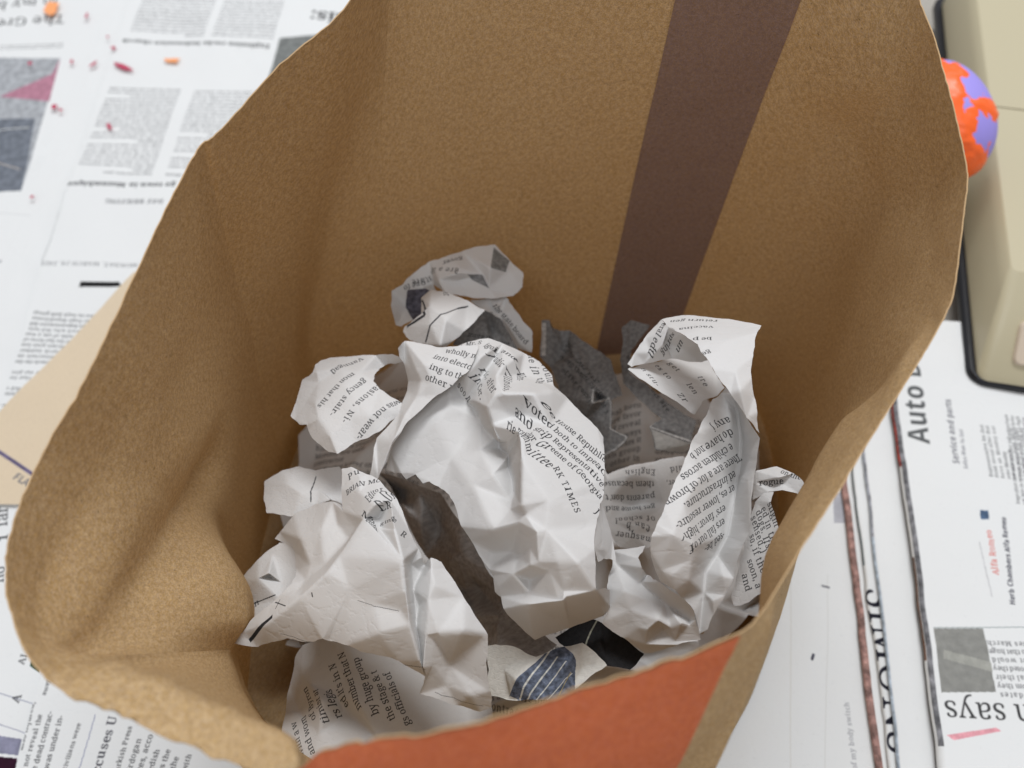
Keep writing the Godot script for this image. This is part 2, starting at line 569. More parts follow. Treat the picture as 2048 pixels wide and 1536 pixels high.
	var t0 := [11,12,13,20,21,22,20,22,23,37,38,39,41,42,44,42,43,44,0,1,48,0,48,47,1,2,49,1,49,48,2,3,50,2,50,49,3,4,50,48,49,51,4,52,50,49,50,52,49,52,51,5,6,53,6,7,54,6,54,53,7,8,54,10,11,55,11,13,55,9,10,55,14,15,56,15,16,56,16,17,56,13,14,56,13,56,55,17,18,57,17,57,56,44,45,58,45,46,58,31,32,59,46,47,62,46,62,58,61,65,66,61,66,67,53,54,68,61,67,68,53,68,67,55,61,69,61,68,69,54,69,68,8,9,70,9,55,70,55,69,70,8,70,54,54,70,69,65,72,66,65,71,72,51,72,71,53,67,73,51,52,73,51,73,72,66,73,67,66,72,73,4,74,52,53,73,74,52,74,73,4,5,75,4,75,74,5,53,75,53,74,75,47,48,76,47,76,62,48,51,76,51,71,76,62,76,77,65,77,71,71,77,76,65,78,77,58,62,78,62,77,78,80,81,82,81,84,82,81,83,84,61,86,65,65,86,78,78,86,79,79,86,80,80,87,81,81,87,83,55,88,61,84,88,85,83,88,84,83,86,88,61,88,86,85,88,89,55,89,88,55,56,90,55,90,89,85,89,90,56,91,90,56,92,91,56,57,93,56,93,92,57,94,93,82,84,95,84,85,95,85,90,95,90,96,95,90,91,97,90,97,96,91,92,98,91,98,97,92,99,98,92,93,100,92,100,99,93,94,101,93,101,100,34,35,102,33,34,102,99,100,102,96,97,103,97,98,103,98,99,103,99,102,103,82,95,104,95,96,104,96,103,104,39,40,105,40,41,105,41,44,105,44,58,105,37,39,106,36,37,106,58,78,106,35,36,106,35,106,102,103,107,104,82,104,107,78,79,107,78,107,106,79,80,107,80,82,107,102,107,103,102,106,107,32,33,108,32,108,59,100,101,108,100,108,102,33,102,108,31,59,109,63,64,109,59,108,109,101,109,108,63,111,64,63,110,111,30,31,112,31,109,112,64,112,109,64,111,112,60,112,111,28,29,113,29,30,113,30,112,113,57,114,110,18,19,115,18,115,57,57,115,114,19,20,115,110,116,111,60,111,116,110,114,116,114,115,117,114,117,116,20,117,115,20,23,118,23,24,118,20,118,117,60,119,112,112,119,113,28,113,119,60,116,119,116,117,120,116,120,119,24,121,118,117,118,121,117,121,120,26,27,122,27,28,122,28,119,122,25,26,122,119,120,122,80,86,87,83,87,86,39,105,106,58,106,105,63,109,94,101,94,109,57,110,94,63,94,110,25,122,24,24,122,121,120,121,122]
	obj("page", crumple(v0, t0, Vector2(132, 99), 0, 0.01), m, o)
	var v1 := [-308,235,-366,862,48,-292,215,-408,874,20,-244,225,-393,923,32,-177,245,-363,995,58,-117,265,-356,1057,66,-59,265,-358,1113,63,-68,275,-304,1108,118,-85,265,-264,1094,159,-122,255,-234,1057,190,-184,225,-200,989,228,-267,195,-129,904,302,-284,185,-103,877,322,-316,155,-69,837,363,-357,95,12,794,465,-386,85,-2,756,441,-375,115,-63,776,376,-368,125,-111,783,328,-297,155,-187,854,246,-284,135,-273,847,161,-283,135,-310,841,129,-294,165,-352,863,94,-306,205,-354,862,73,-218,265,-285,970,137,-158,265,-285,1024,137,-195,245,-235,986,190,-243,235,-277,940,150,-232,225,-253,946,178,-246,205,-207,925,224,-280,195,-148,893,284,-310,175,-75,841,347]
	var t1 := [4,5,6,4,6,7,13,14,15,0,1,21,2,3,22,3,4,23,4,7,23,7,8,23,3,23,22,8,9,24,8,24,23,22,23,24,19,20,25,18,19,26,22,24,26,22,26,25,19,25,26,9,10,27,17,18,27,18,26,27,9,27,24,24,27,26,10,11,28,17,27,28,10,28,27,11,12,29,21,1,20,2,22,1,20,1,25,22,25,1,16,17,29,11,29,28,17,28,29,15,16,13,12,13,29,16,29,13]
	obj("folded_flap", crumple(v1, t1, Vector2(132, 99), 1, 0.01), m, o)
	var v2 := [288,215,142,1188,20,308,175,144,1232,27,331,135,221,1269,109,339,115,285,1283,176,325,125,279,1267,168,301,155,289,1228,174,280,205,318,1171,196,269,235,291,1143,164,275,235,218,1155,92,303,185,216,1212,97,308,165,268,1225,151]
	var t2 := [2,3,4,5,6,7,0,1,8,1,2,9,1,9,8,7,8,9,2,4,10,4,5,10,5,7,10,7,9,10,2,10,9]
	obj("side_flap", crumple(v2, t2, Vector2(132, 99), 2, 0.01), m, o)

func sheet_01(paper: Array) -> void:
	var o := thing("crumpled_newspaper", "white apron-shaped crumpled newspaper sheet with a masthead list of editors at its narrow top", "newspaper sheet", Vector3(-0.0389, 0.0802, -0.0892), "crumpled newspaper sheets in the bag")
	var im := page_image(88, 73, 10.0, 4, "")
	write_fit(im, 10.0, "Pu", Vector2(41.7, 6.7), Vector2(45.5, 3.9), "italic", INK, 3.2)
	write_fit(im, 10.0, "BRIAN Mc", Vector2(42.0, 11.2), Vector2(52.2, 6.6), "regular", INK, 2.75)
	write_fit(im, 10.0, "Editor", Vector2(50.1, 13.5), Vector2(54.8, 9.6), "italic", INK, 2.75)
	write_fit(im, 10.0, "OR", Vector2(54.3, 12.5), Vector2(59.9, 11.6), "regular", INK, 3.2)
	write_fit(im, 10.0, "ER", Vector2(52.0, 15.1), Vector2(55.6, 14.3), "regular", INK, 3.2)
	write_fit(im, 10.0, "Mana", Vector2(46.7, 16.5), Vector2(52.8, 21.3), "italic", INK, 2.75)
	write_fit(im, 10.0, "ging", Vector2(54.4, 20.0), Vector2(57.3, 17.4), "italic", INK, 2.75)
	write_fit(im, 10.0, "R", Vector2(58.6, 21.8), Vector2(59.8, 22.5), "italic", INK, 3.2)
	rule(im, 10.0, Vector2(14.6, 51.4), Vector2(24.7, 44.2), 1.1)
	rule(im, 10.0, Vector2(22.7, 40.4), Vector2(29.6, 41.4), 0.25)
	rule(im, 10.0, Vector2(24.5, 42.2), Vector2(24.9, 39.7), 0.25)
	rule(im, 10.0, Vector2(51.9, 40.1), Vector2(61.4, 42.7), 0.12)
	rule(im, 10.0, Vector2(25.9, 49.5), Vector2(68.9, 58.4), 0.1)
	rule(im, 10.0, Vector2(69.1, 64.3), Vector2(79.4, 68.6), 0.1)
	rule(im, 10.0, Vector2(39.1, 37.9), Vector2(39.1, 39.0), 0.3)
	var m := paper_material(im)
	var v0 := [-112,312,-336,367,22,-80,336,-331,407,20,-25,360,-294,474,41,5,372,-276,508,54,61,396,-213,582,109,76,396,-184,596,140,113,372,-104,614,219,132,360,-69,638,253,144,360,-42,656,279,148,312,-40,631,309,170,396,-28,705,285,198,372,-26,731,292,209,360,-10,741,306,259,336,61,792,383,325,312,154,849,493,329,216,276,823,639,334,168,308,805,687,303,168,321,783,705,242,192,309,731,679,196,216,299,694,656,142,228,288,664,652,161,276,255,683,606,89,288,217,619,562,27,276,198,554,547,-59,264,168,468,519,-109,240,150,412,512,-125,252,147,400,502,-149,228,148,370,516,-237,192,128,274,508,-287,168,133,218,521,-326,144,139,174,531,-417,120,119,79,518,-376,144,97,123,490,-357,156,68,138,458,-266,216,12,237,384,-236,216,-24,273,355,-260,96,-110,155,305,-285,48,-186,102,248,-299,36,-206,93,237,-364,0,-246,20,212,-343,24,-260,43,189,-288,96,-289,116,132,-209,168,-290,218,107,-141,252,-258,327,114,-111,276,-239,366,125,-94,312,-201,406,155,-103,324,-264,391,90,-38,384,-226,483,110,-44,372,-279,463,62,53,408,-192,549,121,29,396,-108,555,213,138,312,74,641,412,142,300,165,659,505,43,348,160,595,478,-167,252,-169,324,204,-236,192,-166,252,225,-192,216,-77,302,304,-198,228,-27,308,346,-115,264,-180,365,188,-76,348,-283,424,65,136,312,-11,631,332,186,396,48,712,364,278,228,291,775,644,-52,324,-149,444,196,-75,288,-127,417,227,-136,276,-54,370,305,-203,252,8,308,376,-19,396,-142,473,174,-77,372,-48,479,286,-112,360,1,445,332,-189,300,49,354,391,-297,216,98,226,465,15,432,-166,517,140,18,408,-215,541,109,14,348,-166,510,167,29,384,-121,552,206,68,444,-117,566,178,-46,348,42,501,372,17,348,82,562,408,95,372,110,616,427,78,456,-83,575,204,105,468,6,596,286,114,432,74,612,368,125,384,151,630,464,149,324,225,663,560,173,396,3,710,323,169,384,84,708,401,163,348,166,699,487,157,312,241,689,575,112,336,-31,618,299,121,324,36,629,368,133,312,128,644,464,150,288,221,668,567,261,372,163,791,475,198,360,163,737,479,184,336,169,719,487,223,252,218,727,581,214,228,265,715,624,180,288,228,704,572]
	var t0 := [15,16,17,30,31,32,38,39,40,43,44,45,2,3,47,1,2,48,2,47,48,4,5,49,23,24,53,22,23,53,41,42,54,42,43,54,38,40,55,40,41,55,37,38,55,41,54,55,36,37,56,54,56,55,37,55,56,35,36,57,36,56,57,43,45,58,43,58,54,0,1,59,1,48,59,0,59,46,46,59,47,47,59,48,12,13,61,15,17,62,17,18,62,45,63,58,58,63,64,54,65,56,34,35,66,35,57,66,45,47,67,45,67,63,65,68,69,26,27,70,27,28,70,34,66,70,28,29,71,29,30,71,30,32,71,32,33,71,33,34,71,47,72,67,3,4,73,4,49,73,3,73,47,47,73,72,49,72,73,49,74,72,67,72,74,50,67,75,67,74,75,49,76,74,74,76,75,24,25,77,25,26,77,68,77,69,69,77,70,26,70,77,24,78,53,24,77,78,53,78,79,50,75,80,75,76,80,68,81,77,77,81,78,6,7,81,6,81,80,50,80,81,78,82,79,78,81,82,22,53,83,53,79,83,9,10,85,10,11,85,11,12,85,12,61,85,9,85,60,13,86,61,8,9,89,9,60,89,7,8,89,7,89,81,81,89,82,51,90,86,52,91,87,13,14,93,13,94,86,13,93,94,87,94,95,14,15,96,15,62,96,14,96,93,93,96,94,94,96,95,18,19,97,18,97,62,62,97,96,21,88,98,95,96,98,96,97,98,47,45,46,58,64,54,54,64,65,68,65,64,56,65,57,70,66,69,57,65,66,69,66,65,63,67,64,50,81,67,64,67,68,81,68,67,28,71,70,34,70,71,5,6,49,6,80,49,76,49,80,79,82,83,22,83,84,88,21,92,22,84,21,92,21,84,60,85,90,61,86,85,90,85,86,51,86,91,91,86,87,94,87,86,95,98,87,92,87,88,98,88,87,60,90,89,82,89,90,82,90,83,51,91,90,83,90,91,83,91,84,87,92,52,52,92,91,84,91,92,19,20,97,21,98,20,97,20,98]
	obj("page", crumple(v0, t0, Vector2(88, 73), 100, 0.01), m, o)

func sheet_02(paper: Array) -> void:
	var o := thing("crumpled_newspaper", "grey-white newspaper sheet curled into a short roll, by the left wall of the bag", "newspaper sheet", Vector3(-0.0534, 0.1010, -0.1512), "crumpled newspaper sheets in the bag")
	var im := page_image(43, 43, 10.0, 5, "")
	write_fit(im, 10.0, "was not wear-", Vector2(37.4, 22.2), Vector2(25.4, 35.6), "regular", INK, 2.75)
	write_fit(im, 10.0, "casions, Ni-", Vector2(31.1, 16.2), Vector2(21.3, 30.8), "regular", INK, 2.75)
	write_fit(im, 10.0, "gency stair-", Vector2(26.4, 14.8), Vector2(17.0, 27.7), "regular", INK, 2.75)
	write_fit(im, 10.0, "mon that his", Vector2(22.4, 12.4), Vector2(12.4, 24.0), "regular", INK, 2.75)
	write_fit(im, 10.0, "Vanngad", Vector2(23.4, 3.6), Vector2(15.1, 10.9), "regular", INK, 2.75)
	var m := paper_material(im)
	var v0 := [-103,50,-88,95,107,-102,40,-123,93,71,-87,30,-147,107,46,-60,20,-165,133,26,5,20,-169,197,20,90,40,-160,281,31,147,60,-152,350,41,175,60,-139,375,54,181,40,-135,377,69,127,10,-146,312,47,104,20,-122,298,68,95,50,-78,292,118,97,70,-41,296,155,120,70,-12,317,184,173,70,25,370,220,195,70,41,390,238,190,70,74,388,271,128,70,141,325,343,55,60,172,251,372,7,60,211,202,409,-22,40,195,165,396,-59,30,161,125,356,-86,20,134,96,330,-100,20,108,84,304,-106,30,92,85,285,-133,10,81,54,273,-152,0,59,34,251,-168,0,44,20,235,-167,0,37,21,229,-154,10,0,35,192,-146,20,-40,45,152,-141,20,-80,49,113,13,90,-16,213,184,38,90,92,239,289,101,100,98,301,295,-18,80,157,184,350,52,70,-75,247,125,-113,30,3,79,196,-16,60,-100,182,97,145,100,72,341,271,-87,60,-81,111,116,-81,50,-50,116,146,-78,60,30,119,227,-61,70,95,142,289]
	var t0 := [5,6,9,6,7,9,7,8,9,5,9,10,14,15,16,24,25,26,26,27,28,26,28,29,12,13,34,12,34,32,32,34,33,17,18,34,18,33,34,18,19,35,19,20,35,20,21,35,21,22,35,18,35,33,4,5,36,5,10,36,10,11,36,11,12,36,12,32,36,24,26,37,26,29,37,29,30,37,2,3,38,3,4,38,32,38,36,4,36,38,13,14,39,13,39,34,14,16,39,16,17,39,17,34,39,0,1,40,1,2,40,2,38,40,30,31,41,30,41,37,0,41,31,0,40,41,32,41,38,38,41,40,32,33,42,37,41,42,32,42,41,22,23,43,22,43,35,23,24,43,33,35,43,33,43,42,24,37,43,37,42,43]
	obj("page", crumple(v0, t0, Vector2(43, 43), 200, 0.01), m, o)

func sheet_03(paper: Array) -> void:
	var o := thing("crumpled_newspaper", "dim grey crumpled sheet farthest back, against the brown back wall", "newspaper sheet", Vector3(-0.0215, 0.0780, -0.2093), "crumpled newspaper sheets in the bag")
	var im := page_image(55, 39, 10.0, 6, "")
	write_fit(im, 10.0, "gover", Vector2(29.0, 8.0), Vector2(21.7, 10.3), "regular", INK, 2.75)
	write_fit(im, 10.0, "are a lo", Vector2(28.4, 14.6), Vector2(16.8, 11.8), "regular", INK, 2.75)
	write_fit(im, 10.0, "state", Vector2(16.5, 13.6), Vector2(9.5, 16.2), "regular", INK, 2.75)
	write_fit(im, 10.0, "one to", Vector2(14.4, 15.5), Vector2(6.4, 18.2), "regular", INK, 2.75)
	fill(im, 10.0, PackedVector2Array([Vector2(8.4, 19.4), Vector2(15.2, 18.5), Vector2(19.3, 20.0), Vector2(15.6, 26.3), Vector2(10.7, 31.9), Vector2(8.8, 24.5)]), Color(0.33, 0.32, 0.35), 0.25)
	fill(im, 10.0, PackedVector2Array([Vector2(40.7, 3.7), Vector2(47.1, 8.7), Vector2(45.3, 14.1), Vector2(39.7, 14.9)]), Color(0.5, 0.5, 0.49), 0.15)
	fill(im, 10.0, PackedVector2Array([Vector2(31.4, 16.0), Vector2(36.7, 15.9), Vector2(39.1, 21.0), Vector2(32.9, 18.1)]), Color(0.5, 0.5, 0.5), 0.15)
	var m := paper_material(im)
	var v0 := [-224,90,18,22,207,-181,110,4,63,177,-151,110,-42,97,140,-89,120,-95,167,89,-27,140,-102,229,80,28,130,-134,284,46,152,140,-160,410,20,211,120,-95,475,88,257,100,-57,517,137,253,80,-8,512,191,220,70,26,480,225,160,90,53,417,246,128,90,53,386,246,78,100,60,336,251,-23,110,52,238,246,-72,100,-4,192,162,-53,20,6,210,234,-108,0,49,153,267,-178,90,177,82,364,-204,60,149,46,356,-225,70,71,20,272,23,160,-34,283,143,22,110,-12,280,185,-51,130,-3,214,185,202,120,-53,463,132,136,170,-24,394,151,109,130,-26,367,159,133,100,15,391,210,24,160,-9,286,155,-116,60,-21,142,182,-76,60,-35,170,163,-184,50,149,67,365,-173,10,33,96,252]
	var t0 := [4,5,21,13,14,22,3,4,23,4,21,23,14,23,22,7,8,24,8,9,24,9,10,24,5,6,25,6,7,25,7,24,25,5,26,21,5,25,26,13,22,26,10,11,27,10,27,24,24,27,25,12,13,27,13,26,27,11,12,27,25,27,26,22,23,28,21,28,23,22,28,26,21,26,28,1,2,29,15,16,29,16,17,29,2,3,30,3,23,30,14,30,23,2,30,29,0,1,32,0,32,20,17,32,29,1,29,32,17,31,32,19,20,32,19,32,31]
	obj("page", crumple(v0, t0, Vector2(55, 39), 300, 0.03), m, o)

func sheet_04(paper: Array) -> void:
	var o := thing("crumpled_newspaper", "pale folded newspaper strip with one thin ruled line, behind the large middle sheet", "newspaper sheet", Vector3(-0.0253, 0.0940, -0.1848), "crumpled newspaper sheets in the bag")
	var im := page_image(36, 33, 10.0, 7, "")
	write_fit(im, 10.0, "ber", Vector2(17.0, 3.5), Vector2(19.3, 12.0), "regular", INK, 2.75)
	rule(im, 10.0, Vector2(11.6, 27.0), Vector2(26.6, 13.6), 0.55)
	rule(im, 10.0, Vector2(8.4, 5.1), Vector2(12.9, 18.0), 0.9)
	rule(im, 10.0, Vector2(12.9, 18.0), Vector2(3.9, 16.9), 1.0)
	var m := paper_material(im)
	var v0 := [-68,0,-143,75,26,-31,30,-155,124,20,25,60,-121,186,56,98,80,-71,260,110,162,90,-22,322,164,138,80,2,296,186,96,80,56,264,243,55,70,92,214,285,22,60,121,175,310,-54,30,81,94,270,-93,10,48,46,224,-123,0,4,20,178,-117,10,-10,27,163,-61,30,-49,82,125,35,130,45,205,230,-24,100,-35,152,154,-56,70,-19,110,164,-20,100,48,155,234,17,100,129,171,300]
	var t0 := [3,4,5,3,5,6,10,11,12,2,3,14,3,6,14,6,7,14,0,1,15,0,15,13,1,2,15,2,14,15,9,10,17,10,12,17,12,16,17,14,17,15,15,17,16,7,8,18,7,18,14,14,18,17,8,9,18,9,17,18]
	obj("page", crumple(v0, t0, Vector2(36, 33), 400, 0.01), m, o)

func sheet_05(paper: Array) -> void:
	var o := thing("crumpled_newspaper", "dark grey folded newspaper edge behind the top of the large middle sheet", "newspaper sheet", Vector3(-0.0029, 0.0760, -0.1971), "crumpled newspaper sheets in the bag")
	var im := page_image(31, 26, 10.0, 8, "")
	write_fit(im, 10.0, "the state board", Vector2(11.4, 6.4), Vector2(24.4, 21.0), "regular", INK, 2.75)
	write_fit(im, 10.0, "of trade", Vector2(10.2, 9.6), Vector2(16.5, 21.2), "regular", INK, 2.75)
	var m := paper_material(im)
	var v0 := [-125,70,-93,20,37,-59,80,-95,96,33,7,80,-99,156,20,40,100,-25,204,84,102,90,63,277,160,101,20,106,263,239,40,0,70,193,221,-15,10,44,140,193,-42,50,10,119,142,-72,100,-12,91,100,13,60,13,173,137,-33,100,-36,123,69,-15,70,-25,143,98,58,30,80,221,209]
	var t0 := [0,1,9,3,4,10,1,2,11,2,3,12,2,12,11,8,9,12,3,10,12,4,5,13,5,6,13,4,13,10,9,1,12,11,12,1,7,8,6,8,12,6,6,12,13,10,13,12]
	obj("page", crumple(v0, t0, Vector2(31, 26), 500, 0.01), m, o)

func sheet_06(paper: Array) -> void:
	var o := thing("crumpled_newspaper", "shade-painted crumpled sheet with an upright torn stub, between the middle sheet and the tall curl", "newspaper sheet", Vector3(0.0269, 0.0560, -0.1856), "crumpled newspaper sheets in the bag")
	var im := page_image(38, 61, 10.0, 9, "gap_shade")  # grey base puts the shade of the deep gap into the colour
	write_fit(im, 10.0, "the s", Vector2(24.3, 37.1), Vector2(27.1, 47.2), "regular", INK, 2.75)
	write_fit(im, 10.0, "in the last year", Vector2(10.1, 13.2), Vector2(23.9, 31.6), "regular", INK, 2.75)
	write_fit(im, 10.0, "to keep them open", Vector2(8.8, 16.7), Vector2(25.0, 36.3), "regular", INK, 2.75)
	write_fit(im, 10.0, "of the county", Vector2(10.1, 24.3), Vector2(21.9, 39.6), "regular", INK, 2.75)
	write_fit(im, 10.0, "ing", Vector2(11.2, 10.8), Vector2(17.5, 19.8), "regular", INK, 2.75)
	rule(im, 10.0, Vector2(28.4, 36.8), Vector2(28.3, 49.8), 0.3, Color(0.68, 0.67, 0.655))  # torn edges drawn paler, with the light they catch painted in
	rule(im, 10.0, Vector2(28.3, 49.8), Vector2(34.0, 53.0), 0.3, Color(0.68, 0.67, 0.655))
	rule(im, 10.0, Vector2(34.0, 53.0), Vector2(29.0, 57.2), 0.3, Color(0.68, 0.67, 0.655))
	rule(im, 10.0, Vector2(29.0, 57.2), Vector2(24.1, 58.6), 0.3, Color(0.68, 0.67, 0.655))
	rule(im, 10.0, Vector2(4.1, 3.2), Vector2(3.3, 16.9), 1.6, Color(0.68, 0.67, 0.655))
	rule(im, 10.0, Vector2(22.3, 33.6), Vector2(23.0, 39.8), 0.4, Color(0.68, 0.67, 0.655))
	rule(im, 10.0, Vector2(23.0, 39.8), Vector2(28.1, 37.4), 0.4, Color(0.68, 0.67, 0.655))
	var m := paper_material(im)
	var v0 := [-153,70,-262,35,20,-124,80,-255,65,21,-110,50,-240,73,46,-82,40,-233,100,49,-41,40,-233,134,49,29,70,-144,214,134,103,90,-64,295,210,118,100,15,315,289,139,70,80,338,357,95,90,113,290,392,90,70,223,287,499,151,60,249,345,530,106,30,290,294,576,63,0,299,240,589,-17,0,167,152,465,-89,20,49,87,336,-122,20,-74,56,216,-162,30,-116,20,172,-32,80,-69,166,216,58,40,83,250,363,-63,10,-162,110,129,26,50,153,211,434,-117,70,-207,64,74,28,120,89,223,336,21,130,148,230,398,84,90,102,282,368]
	var t0 := [10,11,12,10,12,13,10,13,14,15,16,18,3,4,20,16,20,18,9,10,21,10,14,21,0,22,17,2,3,22,3,20,22,6,7,23,15,18,23,14,15,24,14,24,21,19,24,23,15,23,24,7,8,25,8,9,25,7,25,23,19,23,25,0,1,22,2,22,1,17,22,16,20,16,22,6,23,5,20,4,18,5,23,4,18,4,23,9,21,25,19,25,24,21,24,25]
	obj("page", crumple(v0, t0, Vector2(38, 61), 600, 0.05), m, o)

func sheet_07(paper: Array) -> void:
	var o := thing("crumpled_newspaper", "zigzag-edged newspaper sheet with painted shade, tucked under the tall curled page", "newspaper sheet", Vector3(0.0511, 0.0590, -0.1776), "crumpled newspaper sheets in the bag")
	var im := page_image(32, 57, 10.0, 10, "gap_shade")  # darkened base stands in for the shade under the curl
	write_fit(im, 10.0, "their ch", Vector2(13.2, 49.1), Vector2(25.1, 53.0), "regular", INK, 2.75)
	write_fit(im, 10.0, "students to return", Vector2(6.6, 15.7), Vector2(26.2, 41.7), "regular", INK, 2.75)
	write_fit(im, 10.0, "when schools are", Vector2(4.1, 18.2), Vector2(18.5, 40.4), "regular", INK, 2.75)
	write_fit(im, 10.0, "x", Vector2(4.1, 34.1), Vector2(5.9, 35.1), "regular", INK, 3.2)
	rule(im, 10.0, Vector2(3.0, 29.3), Vector2(16.0, 42.4), 0.3, Color(0.68, 0.67, 0.655))  # zigzag torn edge kept pale, painted like a thin lit line
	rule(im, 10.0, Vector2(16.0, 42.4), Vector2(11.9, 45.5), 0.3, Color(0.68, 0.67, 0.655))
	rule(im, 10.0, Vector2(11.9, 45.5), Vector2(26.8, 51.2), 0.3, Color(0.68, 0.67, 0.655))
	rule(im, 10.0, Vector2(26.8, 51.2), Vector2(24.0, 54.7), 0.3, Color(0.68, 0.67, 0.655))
	fill(im, 10.0, PackedVector2Array([Vector2(12.2, 46.2), Vector2(26.7, 51.9), Vector2(24.0, 54.7), Vector2(13.9, 53.3)]), Color(0.7, 0.69, 0.67), 0.05)  # lit sliver below the edge, painted paler than the shaded base
	var m := paper_material(im)
	var v0 := [-94,90,-270,34,43,-59,110,-291,72,20,8,130,-253,142,56,-68,110,-154,66,157,-83,110,-54,55,255,28,80,28,161,341,153,60,117,286,432,134,40,199,268,514,113,0,218,240,549,6,0,208,135,536,-15,50,141,117,455,31,60,111,164,426,-100,70,-30,29,289,-108,80,-129,20,185,56,60,159,188,473]
	var t0 := [0,1,3,1,2,3,5,6,11,4,5,12,0,3,13,3,4,13,4,12,13,6,7,14,6,14,11,10,11,14,5,11,12,8,9,7,9,10,7,14,7,10]
	obj("page", crumple(v0, t0, Vector2(32, 57), 700, 0.05), m, o)

func sheet_08(paper: Array) -> void:
	var o := thing("crumpled_newspaper", "shadowed newspaper sheet printed with upside-down text, right of the large middle sheet", "newspaper sheet", Vector3(0.0435, 0.0580, -0.1335), "crumpled newspaper sheets in the bag")
	var im := page_image(38, 37, 10.0, 11, "")
	write_fit(im, 10.0, "English", Vector2(22.1, 6.2), Vector2(10.9, 6.0), "regular", INK, 2.75)
	write_fit(im, 10.0, "them because", Vector2(21.7, 9.9), Vector2(3.3, 10.5), "regular", INK, 2.75)
	write_fit(im, 10.0, "parents don't", Vector2(21.7, 14.0), Vector2(3.5, 15.1), "regular", INK, 2.75)
	write_fit(im, 10.0, "get home and", Vector2(21.5, 18.1), Vector2(3.5, 19.0), "regular", INK, 2.75)
	write_fit(im, 10.0, "of school", Vector2(20.9, 23.7), Vector2(5.7, 23.2), "regular", INK, 2.75)
	write_fit(im, 10.0, "masquer", Vector2(19.6, 30.6), Vector2(7.1, 27.9), "regular", INK, 2.75)
	write_fit(im, 10.0, "can b", Vector2(18.8, 27.3), Vector2(7.9, 25.5), "regular", INK, 2.75)
	write_fit(im, 10.0, "uld", Vector2(31.3, 5.4), Vector2(26.0, 6.0), "regular", INK, 2.75)
	write_fit(im, 10.0, "er,", Vector2(28.3, 10.3), Vector2(25.0, 10.8), "regular", INK, 2.75)
	var m := paper_material(im)
	var v0 := [-118,70,-142,34,33,-104,80,-100,47,74,-26,100,-125,129,38,55,120,-130,214,37,157,130,-147,315,20,189,100,-108,348,67,147,80,-4,305,172,95,70,120,252,297,21,60,162,178,339,-25,40,158,129,341,-74,40,151,81,331,-107,50,97,48,277,-134,60,6,20,185,-23,70,120,135,297,89,110,-65,247,104,-106,90,-74,49,101,-33,130,-74,127,82,56,100,-69,220,96,-98,60,-13,49,167,-5,0,-22,148,174,89,60,6,248,185,-93,50,57,57,239,-15,90,93,144,280,63,70,102,221,279]
	var t0 := [8,9,13,9,10,13,10,11,13,3,4,14,4,5,14,5,6,14,0,1,15,0,15,12,2,3,16,1,2,16,1,16,15,3,14,17,3,17,16,12,15,18,15,16,18,16,17,19,16,19,18,6,20,14,14,20,17,6,7,20,17,20,19,11,12,21,12,18,21,11,21,13,18,19,21,19,20,22,19,22,21,13,21,22,7,8,23,8,13,23,13,22,23,7,23,20,20,23,22]
	obj("page", crumple(v0, t0, Vector2(38, 37), 800, 0.01), m, o)

